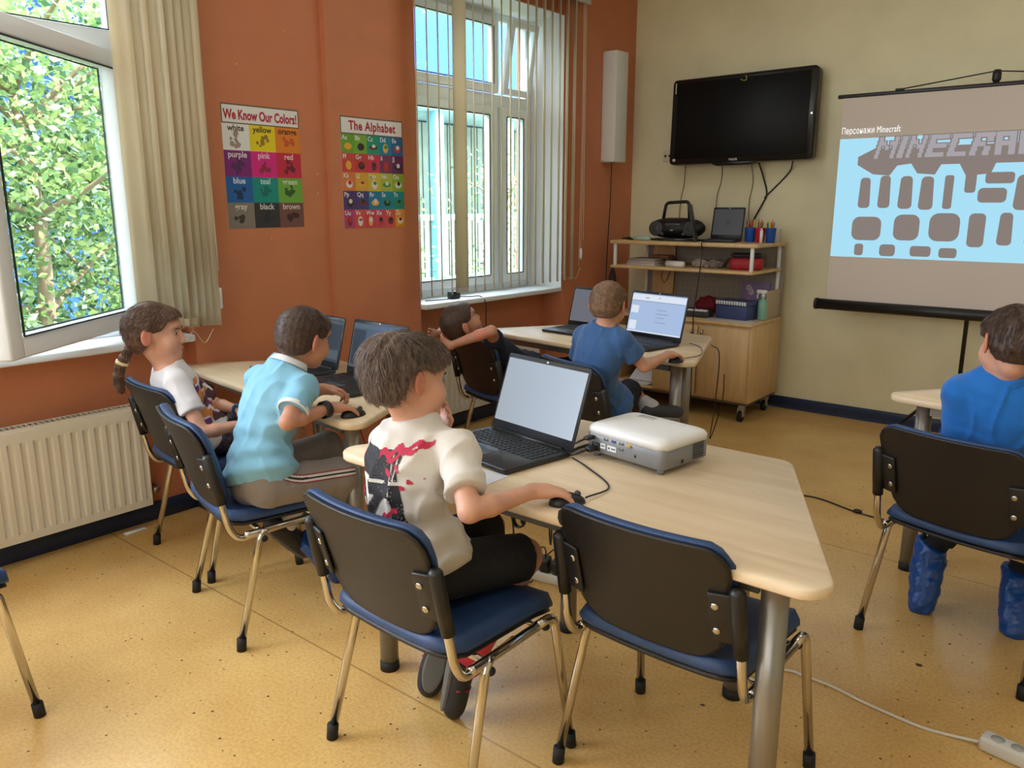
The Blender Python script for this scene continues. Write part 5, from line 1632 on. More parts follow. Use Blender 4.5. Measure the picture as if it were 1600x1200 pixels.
def head_prims(c, B, s=1.0):
    R = B
    def L(r, f, u): return c + B @ (np.array([r, f, u]) * s)
    def E(p, rad, k=None): return ell(L(*p), R, np.array(rad) * s, k)
    pr = [E((0, -0.012, 0.022), (0.071, 0.088, 0.080), 0.02),
          E((0, 0.034, -0.030), (0.055, 0.052, 0.072), 0.02),
          E((0, 0.064, -0.084), (0.022, 0.020, 0.018), 0.03),
          E((0.034, 0.052, -0.034), (0.026, 0.030, 0.032), 0.02), E((-0.034, 0.052, -0.034), (0.026, 0.030, 0.032), 0.02),
          E((0, 0.070, 0.030), (0.048, 0.018, 0.016), 0.02),
          cone(L(0, 0.083, 0.002), L(0, 0.0955, -0.029), 0.0060 * s, 0.0085 * s, 0.012),
          E((0.009, 0.0865, -0.033), (0.008, 0.008, 0.006), 0.008), E((-0.009, 0.0865, -0.033), (0.008, 0.008, 0.006), 0.008),
          E((0, 0.083, -0.053), (0.021, 0.010, 0.0065), 0.006), E((0, 0.081, -0.065), (0.018, 0.010, 0.0065), 0.006)]
    subs = [E((0.031, 0.089, 0.002), (0.017, 0.014, 0.010), 0.012), E((-0.031, 0.089, 0.002), (0.017, 0.014, 0.010), 0.012)]
    for sd in (-1, 1):
        tl = math.radians(27) * sd
        Re = B @ np.array([[math.cos(tl), -math.sin(tl), 0], [math.sin(tl), math.cos(tl), 0], [0, 0, 1]])
        pr.append(ell(L(0.079 * sd, -0.014, -0.006), Re, np.array([0.0068, 0.0195, 0.032]) * s, 0.005))
        subs.append(ell(L(0.0885 * sd, -0.008, -0.004), Re, np.array([0.008, 0.011, 0.020]) * s, 0.004))
    return pr, subs

def hand_prims(w, d, n, side, curl=0.5, s=1.0, spread=1.0):
    """w wrist, d towards the fingers, n out of the palm; side=+1: thumb on the d x n side"""
    d = U(d); n = np.array(n, float); n = U(n - d * (d @ n))
    t = np.cross(d, n) * side
    B = np.stack([t, d, n], 1)
    pr = [ell(w + d * 0.040 * s, B, np.array([0.030, 0.040, 0.0125]) * s, 0.010), cone(w - d * 0.01 * s, w + d * 0.03 * s, 0.0185 * s, 0.020 * s, 0.012)]
    lens = (0.056, 0.063, 0.058, 0.045)
    for i in range(4):
        off = (0.0225 - 0.015 * i) * s
        base = w + d * (0.068 - 0.004 * abs(i - 1)) * s + t * off
        dirn = U(d + t * (0.10 - 0.075 * i) * spread)
        p = base
        ang = 0.18 + curl * 0.35
        for j, fr in enumerate((0.45, 0.31, 0.24)):
            dd = dirn * math.cos(ang) + n * math.sin(ang)
            q = p + dd * lens[i] * fr * s
            r0 = (0.0078, 0.0070, 0.0062)[j] * s
            pr.append(cone(p, q, r0, r0 * 0.9, 0.004))
            p = q
            ang += curl * (0.75 if j == 0 else 0.5)
    tb = w + d * 0.018 * s + t * 0.022 * s
    m1 = tb + (d * 0.75 + t * 0.60 + n * 0.30) * 0.032 * s
    m2 = m1 + (d * 0.90 + t * 0.15 + n * 0.35) * 0.026 * s
    pr.append(cone(tb - t * 0.006 * s, m1, 0.0115 * s, 0.0085 * s, 0.008)); pr.append(cone(m1, m2, 0.0085 * s, 0.0068 * s, 0.004))
    return pr

def torso_prims(pel, wst, chs, nck, axl, axu, f, s=1.0, k=0.045, broad=1.0):
    """ellipse sections along the spine; axl / axu lateral axis at hips / shoulders"""
    pts = [np.array(p, float) for p in (pel, wst, chs, nck)]
    sp = spline([Vector(p) for p in pts], 5)
    pr = []
    n = len(sp)
    for i, p in enumerate(sp):
        t = i / (n - 1)
        ax = U(np.array(axl) * (1 - t) + np.array(axu) * t)
        tg = np.array(sp[min(n - 1, i + 1)] - sp[max(0, i - 1)])
        tg = U(tg)
        ax = U(ax - tg * (ax @ tg))
        fw = np.cross(tg, ax)
        a = np.interp(t, [0, 0.2, 0.36, 0.55, 0.75, 0.88, 1.0], [0.122, 0.116, 0.104, 0.112, 0.120, 0.102, 0.046]) * s * broad
        b_ = np.interp(t, [0, 0.2, 0.36, 0.55, 0.75, 0.88, 1.0], [0.092, 0.086, 0.076, 0.080, 0.076, 0.060, 0.042]) * s
        pr.append(ell(np.array(p), np.stack([ax, fw, tg], 1), np.array([a, b_, 0.055 * s]), k * 0.6))
    return pr

def noise3(P, f, seed=0):
    rs = np.random.RandomState(seed)
    out = np.zeros(len(P))
    for _ in range(6):
        d = rs.normal(size=3); d /= np.linalg.norm(d)
        ff = f * rs.uniform(0.6, 1.7)
        out += np.sin(P @ d * ff + rs.uniform(0, 6.28))
    return out / 6

def person(spec):
    """spec holds world joint positions; builds one body mesh plus clothing and hair as children"""
    s = spec.get('s', 1.0)
    J = {k_: np.array(v, float) for k_, v in spec['J'].items()}
    hb = basis(*spec['head_dir'])
    hc = J['head']
    axu = U(J['sh_r'] - J['sh_l'])
    axl = U(J['hip_r'] - J['hip_l'])
    pel = (J['hip_r'] + J['hip_l']) / 2
    tors = torso_prims(pel, J['waist'], J['chest'], J['neck'], axl, axu, None, s, broad=spec.get('broad', 1.0))
    hp, subs = head_prims(hc, hb, spec.get('hs', 1.0))
    nk0 = hc + hb @ (np.array([0, -0.018, -0.065]))
    body = list(tors) + hp + [cone(J['neck'] - (nk0 - J['neck']) * 0.3, nk0, 0.041 * s, 0.039 * s, 0.02)]
    sleeves = []
    for sd in ('l', 'r'):
        S, E_, W = J['sh_' + sd], J['el_' + sd], J['wr_' + sd]
        body += [cone(J['neck'] * 0.45 + S * 0.55, S, 0.030 * s, 0.036 * s, 0.02), cone(S, E_, 0.036 * s, 0.0265 * s, 0.012), cone(E_, E_ * 0.7 + W * 0.3, 0.0265 * s, 0.0275 * s, 0.010), cone(E_ * 0.7 + W * 0.3, W, 0.0275 * s, 0.0175 * s, 0.010)]
        hd = spec['hand_' + sd]
        body += hand_prims(W, hd['d'], hd['n'], hd['side'], hd.get('curl', 0.5), s * hd.get('s', 1.0))
    for sd in ('l', 'r'):
        H, K, N = J['hip_' + sd], J['kn_' + sd], J['an_' + sd]
        body += [cone(H, K, 0.066 * s, 0.049 * s, 0.025), cone(K, K * 0.65 + N * 0.35, 0.049 * s, 0.047 * s, 0.02), cone(K * 0.65 + N * 0.35, N, 0.047 * s, 0.031 * s, 0.02)]
        T = J['toe_' + sd]
        fdir = U(T - N)
        dn = np.array(spec.get('foot_dn_' + sd, (0, 0, -1)), float)
        dn = U(dn - fdir * (fdir @ dn) * 0.6)
        J['heel_' + sd] = N + dn * 0.035 * s - fdir * 0.025 * s
        body += [cone(N, J['heel_' + sd], 0.031 * s, 0.028 * s, 0.02), cone(J['heel_' + sd], T, 0.028 * s, 0.024 * s, 0.02)]
    V, Q = surface(body, 0.0042, 0.02, subs=subs)
    P = np_mesh('person', V, Q, [spec['skin'], MATS['skin_flushed']])
    fc = (V[Q].mean(1) - hc) @ hb / spec.get('hs', 1.0)
    flush = (np.abs(fc[:, 0]) > 0.0715) & (np.abs(fc[:, 1] + 0.012) < 0.03) & (np.abs(fc[:, 2] + 0.006) < 0.036)
    for sd in ('l', 'r'):
        tip = J['wr_' + sd] + U(np.array(spec['hand_' + sd]['d'], float)) * 0.125 * s
        flush |= ((V[Q].mean(1) - tip) ** 2).sum(-1) < 0.030 ** 2
    P.data.polygons.foreach_set('material_index', flush.astype(np.int32))
    P.data.update()
    tag(P, spec['label'], 'child', 'children at the tables')
    # eyes, brows and lips
    hs = spec.get('hs', 1.0)
    def L(r, f, u): return Vector(hc + hb @ (np.array([r, f, u]) * hs))
    H4 = Matrix(((hb[0, 0], hb[0, 1], hb[0, 2], hc[0]), (hb[1, 0], hb[1, 1], hb[1, 2], hc[1]), (hb[2, 0], hb[2, 1], hb[2, 2], hc[2]), (0, 0, 0, 1))) @ Matrix.Scale(hs, 4)
    for sd in (-1, 1):
        m = MB(); m.ell((0.031 * sd, 0.0680, 0.0005), (0.0100, 0.0108, 0.0048), 0, H4, 14); e = m.build('eye', mat('eye_white', (176, 164, 156), 0.4), P)
        m = MB(); m.ell((0.031 * sd, 0.0762, 0.0004), (0.0056, 0.0034, 0.0046), 0, H4, 12); m.build('iris', mat('iris_brown', (56, 38, 28), 0.2), e)
        m = MB(); m.tube([H4 @ Vector((0.017 * sd, 0.0870, 0.0165)), H4 @ Vector((0.031 * sd, 0.0845, 0.0205)), H4 @ Vector((0.046 * sd, 0.0735, 0.0170))], [0.0022, 0.0026, 0.0012], 6); m.build('eyebrow', spec['hair_mat'], P)
    m = MB(); m.ell((0, 0.0865, -0.0535), (0.017, 0.0075, 0.0042), 0, H4, 12); m.ell((0, 0.0850, -0.0628), (0.015, 0.0075, 0.0048), 0, H4, 12); m.build('lips', mat('lip_pink', (170, 100, 88), 0.45), P)
    # ---- upper garment
    inf = spec.get('shirt_inf', 0.011)
    sp = [p for p in tors]
    cuts = []
    arms = []
    for sd in ('l', 'r'):
        S, E_ = J['sh_' + sd], J['el_' + sd]
        fr = spec.get('sleeve', 0.62)
        end = S + (E_ - S) * fr
        arms += [cone(J['neck'] * 0.45 + S * 0.55, S, 0.031 * s, 0.039 * s, 0.02), cone(S, end + (E_ - S) * 0.10, 0.039 * s, 0.042 * s, 0.018)]
        ad = U(E_ - S)
        def cut(Pt, end=end, ad=ad, S=S, E_=E_):
            d = (Pt - end) @ ad
            # only near this arm
            t = np.clip(((Pt - S) @ (E_ - S)) / float((E_ - S) @ (E_ - S)), 0, 1.6)
            dist = np.sqrt(((Pt - (S + t[:, None] * (E_ - S))) ** 2).sum(-1))
            lat = np.where(dist < 0.085 * s, d, -1.0)
            tn = np.sqrt(((Pt - (pel + (J['neck'] - pel) * np.clip(((Pt - pel) @ (J['neck'] - pel)) / float((J['neck'] - pel) @ (J['neck'] - pel)), 0, 1)[:, None])) ** 2).sum(-1))
            return np.where((tn < 0.115 * s), -1.0, lat)
        cuts.append(cut)
    up = U(J['neck'] - J['chest'])
    nk_top = J['neck'] + up * spec.get('collar', 0.012)
    nd = U(nk0 - J['neck'])
    nd = U(nd * 0.6 + up * 0.4)
    def neckcut(Pt):
        q = Pt - (J['neck'] + nd * spec.get('collar', 0.014))
        h = q @ nd
        rad = np.sqrt(((q - h[:, None] * nd) ** 2).sum(-1))
        return np.where(rad < 0.062 * s, h, np.where(h > 0.0, h - (rad - 0.062 * s) * 0.0, -1.0) if False else np.where(rad < 0.085 * s, h - (rad - 0.062 * s) * 1.2, -1.0))
    cuts.append(neckcut)
    tg0 = U(J['waist'] - pel)
    hem = pel - tg0 * spec.get('hem', 0.03)
    cuts.append(lambda Pt: np.where(((Pt - pel) ** 2).sum(-1) < 0.25 ** 2, (hem - Pt) @ tg0, -1.0))
    low = [ell(pel + tg0 * 0.02, np.stack([axl, U(np.cross(tg0, axl)), tg0], 1), np.array([0.136, 0.108, 0.080]) * s, 0.03)]
    ws = spec.get('wrinkle', 0.004)
    def wrk(Pt):
        h = ((Pt - pel) @ tg0)
        rdg = np.clip(1 - 3.2 * np.abs(noise3(Pt * np.array([1.0, 1.0, 0.75]), 34, 21)), 0, 1) ** 2
        return ws * (1.1 * rdg - 0.3 + noise3(Pt, 55, 1) * 0.7 + np.sin(h * 85 + 3.5 * noise3(Pt, 16, 2)) * np.clip((0.26 - h) / 0.2, 0, 1) * 0.9 + 0.5 * noise3(Pt, 110, 5))
    arms.append(cone(J['neck'], J['neck'] + nd * (spec.get('collar', 0.014) + 0.02), 0.050 * s, 0.044 * s, 0.015))
    V, Q = surface(sp + arms + low, 0.005, 0.03, cuts=cuts, disp=wrk, inflate=inf)
    shirt = np_mesh('shirt', V, Q, spec['shirt'], P)
    if 'shirt_trim' in spec:
        for sd in ('l', 'r'):
            S, E_ = J['sh_' + sd], J['el_' + sd]
            end = S + (E_ - S) * (spec.get('sleeve', 0.62) - 0.02)
            d = U(E_ - S); a0 = U(np.cross(d, [0.3, 0.2, 1.0])); b0 = np.cross(d, a0)
            rr_ = (0.0425 + spec.get('shirt_inf', 0.011)) * s
            m = MB(); ring = [end + (a0 * math.cos(t) + b0 * math.sin(t)) * rr_ for t in np.linspace(0, 2 * PI, 28, endpoint=False)]
            R2 = [[end + d * dz + (a0 * math.cos(t) + b0 * math.sin(t)) * (rr_ + dr) for t in np.linspace(0, 2 * PI, 28, endpoint=False)] for dz, dr in ((-0.008, 0.001), (0.006, 0.001), (0.006, -0.004))]
            m.rings(R2, caps=False); m.build('cuff', spec['shirt_trim'], shirt)
        cc = J['neck'] + nd * (spec.get('collar', 0.014) - 0.002)
        a0 = axu; b0 = U(np.cross(nd, a0))
        m = MB(); m.rings([[cc + nd * dz + a0 * math.cos(t) * (0.058 + dr) * s + b0 * math.sin(t) * (0.055 + dr) * s for t in np.linspace(0, 2 * PI, 32, endpoint=False)] for dz, dr in ((-0.014, 0.012), (0.004, 0.004), (0.010, 0.0), (0.008, -0.005), (-0.006, -0.004))], caps=False)
        m.build('collar', spec['shirt_trim'], shirt)
    # ---- lower garment
    lp = [ell(pel, np.stack([axl, U(np.cross(tg0, axl)), tg0], 1), np.array([0.120, 0.094, 0.082]) * s, 0.03)]
    tc = []
    for sd in ('l', 'r'):
        H, K, N = J['hip_' + sd], J['kn_' + sd], J['an_' + sd]
        ln = spec.get('leg_len', 1.0)      # 1 = knee, 2 = ankle
        if ln <= 1.05:
            E2 = H + (K - H) * ln
            lp.append(cone(H, E2, 0.071 * s, 0.063 * s, 0.025))
            dK = U(K - H)
            tc.append(lambda Pt, E2=E2, dK=dK: np.where(((Pt - E2) ** 2).sum(-1) < 0.11 ** 2, (Pt - E2) @ dK + 0.004, -1.0))
        else:
            E2 = K + (N - K) * (ln - 1)
            lp += [cone(H, K, 0.071 * s, 0.057 * s, 0.025), cone(K, E2, 0.057 * s, 0.044 * s, 0.02)]
            dN = U(N - K)
            tc.append(lambda Pt, E2=E2, dN=dN: np.where(((Pt - E2) ** 2).sum(-1) < 0.10 ** 2, (Pt - E2) @ dN + 0.004, -1.0))
    if spec.get('skirt'):
        pass
    tw = pel + tg0 * 0.055
    tc.append(lambda Pt: np.where(((Pt - pel) ** 2).sum(-1) < 0.15 ** 2, (Pt - tw) @ tg0, -1.0))
    V, Q = surface(lp, 0.005, 0.03, cuts=tc, disp=lambda Pt: 0.0035 * noise3(Pt, 60, 3) + 0.002 * noise3(Pt, 140, 4), inflate=0.005)
    trousers = np_mesh(spec.get('lower_name', 'trousers'), V, Q, spec['lower'], P)
    # ---- socks and shoes
    for sd in ('l', 'r'):
        K, N, T, He = J['kn_' + sd], J['an_' + sd], J['toe_' + sd], J['heel_' + sd]
        if 'sock' in spec:
            top = N + (K - N) * spec.get('sock_h', 0.35)
            d = U(K - N)
            V, Q = surface([cone(N, top + d * 0.02, 0.033 * s, 0.040 * s, 0.02), cone(N, He, 0.032 * s, 0.030 * s, 0.02)], 0.005, 0.02, cuts=[lambda Pt, top=top, d=d: (Pt - top) @ d], inflate=0.004)
            np_mesh('sock', V, Q, spec['sock'], P)
        sh = spec['shoes'][sd]
        fd = U(T - He); dn = U(He - N); dn = U(dn - fd * (fd @ dn)); lat = np.cross(fd, dn)
        Bf = np.stack([lat, fd, dn], 1)
        mid = (He + T) / 2
        Ln = np.linalg.norm(T - He)
        shk = U(K - N)
        if sh['kind'] == 'cover':
            V, Q = surface([cone(He - fd * 0.01, T, 0.040 * s, 0.036 * s, 0.03), cone(N + dn * 0.0, He, 0.046 * s, 0.044 * s, 0.03), ell(mid, Bf, np.array([0.050, Ln * 0.68, 0.040]) * 1.0, 0.03)], 0.005, 0.03,
                           cuts=[lambda Pt: (Pt - (N + shk * 0.035)) @ shk], disp=lambda Pt: 0.006 * noise3(Pt, 90, 7) + 0.004 * noise3(Pt, 210, 8), inflate=0.004)
            np_mesh('shoe_cover', V, Q, sh['mat'], P)
        else:
            V, Q = surface([cone(He, T - fd * 0.006, 0.034 * s, 0.030 * s, 0.02), cone(N + dn * 0.012, He, 0.037 * s, 0.036 * s, 0.02), ell(mid + fd * 0.02 - dn * 0.005, Bf, np.array([0.038, Ln * 0.60, 0.030]), 0.02)], 0.0045, 0.02,
                           cuts=[lambda Pt: (Pt - (N + shk * 0.018)) @ shk, lambda Pt: (Pt - (mid + dn * 0.026)) @ dn], inflate=0.004)
            so_ = np_mesh('shoe', V, Q, sh['mat'], P)
            V, Q = surface([ell(mid + dn * 0.030, Bf, np.array([0.034, Ln * 0.62, 0.05]), 0.02)], 0.004, 0.01, cuts=[lambda Pt: (Pt - (mid + dn * 0.037)) @ dn, lambda Pt: ((mid + dn * 0.022) - Pt) @ dn], inflate=0.0)
            np_mesh('sole', V, Q, sh.get('sole', MATS['shoe_sole']), so_)
            m = MB()
            for q_ in (0.02, 0.055):
                cpt = N * 0.35 + mid * 0.65 + fd * (q_ - 0.02)
                m.tube([cpt + lat * 0.041 + dn * 0.016, cpt + lat * 0.030 - dn * 0.020, cpt - dn * 0.030, cpt - lat * 0.030 - dn * 0.020, cpt - lat * 0.041 + dn * 0.016], 0.007, 8, flat=0.5)
            m.build('strap', sh.get('strap', sh['mat']), so_)
    # ---- hair: a cap over the skull and a coat of strands
    hz = spec['hair']
    th = hz.get('t', 0.012)
    def uline(f, r):
        fs, us = hz['line']
        return np.interp(f, fs, us)
    def hcut(Pt):
        q = (Pt - hc) @ hb / hs
        ub = uline(q[:, 1], q[:, 0])
        return (ub - q[:, 2]) * 0.8 * hs
    def hdisp(Pt):
        q = (Pt - hc) @ hb
        a = np.arctan2(q[:, 0], -q[:, 1])
        edge = np.clip(1 - (q[:, 2] / hs - uline(q[:, 1] / hs, q[:, 0])) / 0.035, 0, 1) * (q[:, 1] < 0.035 * hs)
        return -th * hz.get('taper', 0.85) * edge + hz.get('rough', 0.003) * (np.sin(a * 26 + 4 * noise3(Pt, 40, 11)) * 0.5 + noise3(Pt, 120, 12))
    hpr = [ell(hc + hb @ (np.array([0, -0.012, 0.022]) * hs), hb, np.array([0.071, 0.088, 0.080]) * hs, 0.02),
           ell(hc + hb @ (np.array([0, -0.030, -0.022]) * hs), hb, np.array([0.062, 0.062, 0.060]) * hs, 0.02),
           ell(hc + hb @ (np.array([0, 0.050, 0.040]) * hs), hb, np.array([0.055, 0.036, 0.040]) * hs, 0.02)]
    for e_ in hz.get('extra', ()):
        hpr.append(ell(hc + hb @ (np.array(e_[0]) * hs), hb, np.array(e_[1]) * hs, 0.02))
    V, Q = surface(hpr, 0.0042, 0.02, cuts=[hcut], disp=hdisp, inflate=th)
    hair = np_mesh('hair', V, Q, spec['hair_mat'], P)
    # strands
    rs = np.random.RandomState(spec.get('seed', 1))
    me = hair.data
    co = np.empty(len(me.vertices) * 3, np.float32); me.vertices.foreach_get('co', co); co = co.reshape(-1, 3)
    nm = np.empty(len(me.vertices) * 3, np.float32); me.vertices.foreach_get('normal', nm); nm = nm.reshape(-1, 3)
    loc = (co - hc) @ hb / hs
    ok = (((loc - np.array([0, -0.012, 0.0])) ** 2).sum(-1) > 0.062 ** 2) & (loc[:, 2] - uline(loc[:, 1], loc[:, 0]) > -0.002)
    pool = np.argwhere(ok)[:, 0]
    nst = hz.get('n', 2200)
    pick = rs.choice(pool, nst)
    crown = np.array(hz.get('crown', (0.01, -0.065, 0.085)))
    base = co[pick] - nm[pick] * 0.002; nrm = nm[pick]
    rel = ((base - hc) @ hb / hs) - crown
    # direction: away from the crown and down along the scalp
    dl = rel + np.array([0, 0, -hz.get('down', 0.05)])
    dw = dl @ hb.T
    dw -= nrm * (dw * nrm).sum(-1, keepdims=True)
    dw /= np.linalg.norm(dw, axis=1, keepdims=True) + 1e-9
    tn = np.cross(nrm, dw)
    dw = dw + tn * rs.normal(0, hz.get('mess', 0.25), (nst, 1))
    dw /= np.linalg.norm(dw, axis=1, keepdims=True)
    tn = np.cross(nrm, dw)
    bl = (base - hc) @ hb / hs
    Lg = hz.get('len', 0.03) * rs.uniform(0.6, 1.25, (nst, 1)) * np.clip((bl[:, 2] - uline(bl[:, 1], bl[:, 0])) / 0.05, 0.30, 1.0)[:, None]
    lift = hz.get('lift', 0.10)
    cen = hc + hb @ (np.array([0, -0.012, 0.0]) * hs)
    VS = []; 
    rad = hz.get('rad', 0.0009)
    segs = 4
    p = base.copy(); d = dw + nrm * lift
    d /= np.linalg.norm(d, axis=1, keepdims=True)
    for i in range(segs + 1):
        t = i / segs
        w_ = rad * (1 - 0.85 * t ** 1.5)
        for a in (0, 2.094, 4.189):
            VS.append(p + tn * (w_ * math.cos(a)) + nrm * (w_ * math.sin(a)))
        # follow the skull curvature
        rv = p - cen
        rn = rv / np.linalg.norm(rv, axis=1, keepdims=True)
        d = d - rn * (d * rn).sum(-1, keepdims=True) * (0.75 if i > 0 else 0.3) - hb[:, 2] * hz.get('droop', 0.06)
        d /= np.linalg.norm(d, axis=1, keepdims=True)
        p = p + d * Lg / segs
    VS = np.stack(VS, 1)          # nst, (segs+1)*3, 3
    k = (segs + 1) * 3
    fq = []
    for i in range(segs):
        for a in range(3):
            b_ = (a + 1) % 3
            fq.append((i * 3 + a, i * 3 + b_, (i + 1) * 3 + b_, (i + 1) * 3 + a))
    fq = np.array(fq)
    FQ = (fq[None] + (np.arange(nst) * k)[:, None, None]).reshape(-1, 4)
    np_mesh('strands', VS.reshape(-1, 3), FQ, spec['hair_mat'], hair)['kind'] = 'stuff'
    return P, shirt, trousers, hair, J, hb, hc

def skin_mat(name, rgb):
    return mat(name, rgb, 0.5, noise=(14, 0.07), sss=0.12)
def cloth_mat(name, rgb, sc=350):
    return mat(name, rgb, 0.85, sheen=0.2, noise=(9, 0.04), bump=(sc, 0.10))
def hair_mat(name, rgb):
    return mat(name, rgb, 0.5, noise=(90, 0.35), spec=0.35)
mat('shoe_sole', (104, 102, 100), 0.7)
mat('skin_flushed', (204, 128, 104), 0.5, noise=(14, 0.07), sss=0.12)

def decal(target, M, inside, w_, h_, step, name, material, off=0.0016, tmax=0.3):
    """printed pattern laid onto a cloth mesh: cells of a local x/y grid thrown along local -z of M"""
    bvh = BVHTree.FromPolygons([v.co for v in target.data.vertices], [tuple(p.vertices) for p in target.data.polygons])
    mb = MB()
    nx, ny = int(w_ / step), int(h_ / step)
    R3 = M.to_3x3()
    dr = -(R3 @ Vector((0, 0, 1))).normalized()
    cache = {}
    def pt(i, j):
        if (i, j) not in cache:
            o = M @ Vector((-w_ / 2 + i * step, -h_ / 2 + j * step, 0))
            hit, nn, _, _ = bvh.ray_cast(o, dr, tmax)
            cache[(i, j)] = None if hit is None else tuple(hit - dr * off)
        return cache[(i, j)]
    for i in range(nx):
        for j in range(ny):
            x, y = -w_ / 2 + (i + 0.5) * step, -h_ / 2 + (j + 0.5) * step
            if inside(x, y):
                c4 = [pt(i, j), pt(i + 1, j), pt(i + 1, j + 1), pt(i, j + 1)]
                if all(c4):
                    mb.add(c4, [(0, 1, 2, 3)], 0, True)
    if not mb.v:
        return None
    # weld
    bm = bmesh.new()
    vs_ = [bm.verts.new(v) for v in mb.v]
    for f in mb.f:
        bm.faces.new([vs_[i] for i in f])
    bmesh.ops.remove_doubles(bm, verts=bm.verts[:], dist=1e-6)
    q = MB(); q.bm(bm, 0, True)
    return q.build(name, material, target)

def band(name, c, d, r, wdt, material, parent, thick=0.004):
    c = np.array(c, float); d = U(d); a0 = U(np.cross(d, [0.31, 0.17, 0.9])); b0 = np.cross(d, a0)
    m = MB(); m.rings([[tuple(c + d * dz + (a0 * math.cos(t) + b0 * math.sin(t)) * (r + dr)) for t in np.linspace(0, 2 * PI, 24, endpoint=False)] for dz, dr in ((-wdt / 2, 0), (-wdt / 2, thick), (wdt / 2, thick), (wdt / 2, 0))], caps=False)
    return m.build(name, material, parent)

# ================================================================== CHILDREN
JT = {
    'white': dict(head=(-1.479, 1.391, 1.061), neck=(-1.463, 1.393, 0.935), chest=(-1.468, 1.358, 0.826), waist=(-1.467, 1.369, 0.681), hip_r=(-1.362, 1.372, 0.569), hip_l=(-1.487, 1.398, 0.569), sh_r=(-1.320, 1.395, 0.902), sh_l=(-1.602, 1.418, 0.865), el_r=(-1.198, 1.305, 0.796), wr_r=(-1.166, 1.517, 0.795), el_l=(-1.600, 1.575, 0.775), wr_l=(-1.487, 1.477, 0.880), kn_r=(-1.300, 1.640, 0.535), kn_l=(-1.520, 1.740, 0.530), an_r=(-1.460, 1.585, 0.160), an_l=(-1.630, 1.630, 0.140), toe_r=(-1.480, 1.530, 0.040), toe_l=(-1.615, 1.565, 0.035)),
    'light': dict(head=(-2.358, 1.711, 1.039), neck=(-2.383, 1.646, 0.932), chest=(-2.405, 1.593, 0.808), waist=(-2.411, 1.540, 0.646), hip_r=(-2.318, 1.496, 0.549), hip_l=(-2.442, 1.527, 0.549), sh_r=(-2.277, 1.638, 0.879), sh_l=(-2.565, 1.652, 0.869), el_r=(-2.221, 1.525, 0.789), wr_r=(-2.241, 1.723, 0.797), el_l=(-2.560, 1.736, 0.736), wr_l=(-2.423, 1.832, 0.819), kn_r=(-2.266, 1.770, 0.528), kn_l=(-2.438, 1.843, 0.580), an_r=(-2.455, 1.802, 0.212), an_l=(-2.480, 1.666, 0.314), toe_r=(-2.472, 1.894, 0.028), toe_l=(-2.493, 1.760, 0.173)),
    'girl': dict(head=(-3.080, 1.533, 1.005), neck=(-3.070, 1.565, 0.865), chest=(-3.080, 1.600, 0.760), waist=(-3.085, 1.640, 0.645), hip_r=(-3.009, 1.701, 0.556), hip_l=(-3.131, 1.739, 0.556), sh_r=(-2.955, 1.535, 0.825), sh_l=(-3.180, 1.615, 0.825), el_r=(-2.819, 1.549, 0.638), wr_r=(-2.750, 1.700, 0.655), el_l=(-3.070, 1.760, 0.670), wr_l=(-2.900, 1.760, 0.675), kn_r=(-2.800, 1.950, 0.550), kn_l=(-2.980, 2.030, 0.550), an_r=(-2.800, 1.980, 0.200), an_l=(-2.960, 2.050, 0.200), toe_r=(-2.760, 2.100, 0.150), toe_l=(-2.920, 2.180, 0.150)),
    'lean': dict(head=(-2.893, 3.105, 0.885), neck=(-2.870, 3.220, 0.795), chest=(-2.835, 3.325, 0.700), waist=(-2.800, 3.440, 0.610), hip_r=(-2.709, 3.521, 0.555), hip_l=(-2.831, 3.559, 0.555), sh_r=(-2.745, 3.205, 0.775), sh_l=(-2.990, 3.280, 0.785), el_r=(-2.621, 3.038, 0.877), wr_r=(-2.794, 2.914, 0.799), el_l=(-3.146, 3.333, 0.864), wr_l=(-3.060, 3.096, 0.809), kn_r=(-2.550, 3.840, 0.540), kn_l=(-2.720, 3.900, 0.540), an_r=(-2.500, 3.930, 0.220), an_l=(-2.680, 4.000, 0.220), toe_r=(-2.460, 4.060, 0.180), toe_l=(-2.640, 4.130, 0.180)),
    'blue': dict(head=(-1.970, 3.105, 1.054), neck=(-1.979, 3.092, 0.943), chest=(-2.006, 3.090, 0.826), waist=(-2.039, 3.102, 0.689), hip_r=(-1.969, 3.181, 0.560), hip_l=(-2.091, 3.219, 0.560), sh_r=(-1.879, 3.082, 0.901), sh_l=(-2.127, 3.140, 0.886), el_r=(-1.816, 3.176, 0.773), wr_r=(-1.808, 3.390, 0.800), el_l=(-2.225, 3.221, 0.708), wr_l=(-2.226, 3.422, 0.767), kn_r=(-2.070, 3.492, 0.567), kn_l=(-2.193, 3.501, 0.582), an_r=(-1.930, 3.600, 0.260), an_l=(-1.940, 3.486, 0.501), toe_r=(-1.860, 3.720, 0.200), toe_l=(-1.841, 3.559, 0.472)),
    'royal': dict(head=(-0.345, 2.842, 1.085), neck=(-0.344, 2.877, 0.977), chest=(-0.362, 2.906, 0.850), waist=(-0.367, 2.985, 0.680), hip_r=(-0.326, 2.971, 0.556), hip_l=(-0.450, 2.999, 0.556), sh_r=(-0.256, 2.864, 0.955), sh_l=(-0.468, 2.863, 0.912), el_r=(-0.201, 2.999, 0.763), wr_r=(-0.278, 3.206, 0.781), el_l=(-0.470, 2.916, 0.732), wr_l=(-0.433, 3.220, 0.763), kn_r=(-0.230, 3.260, 0.530), kn_l=(-0.420, 3.270, 0.530), an_r=(-0.275, 3.295, 0.164), an_l=(-0.563, 3.240, 0.197), toe_r=(-0.254, 3.150, 0.015), toe_l=(-0.556, 3.120, 0.034)),
}

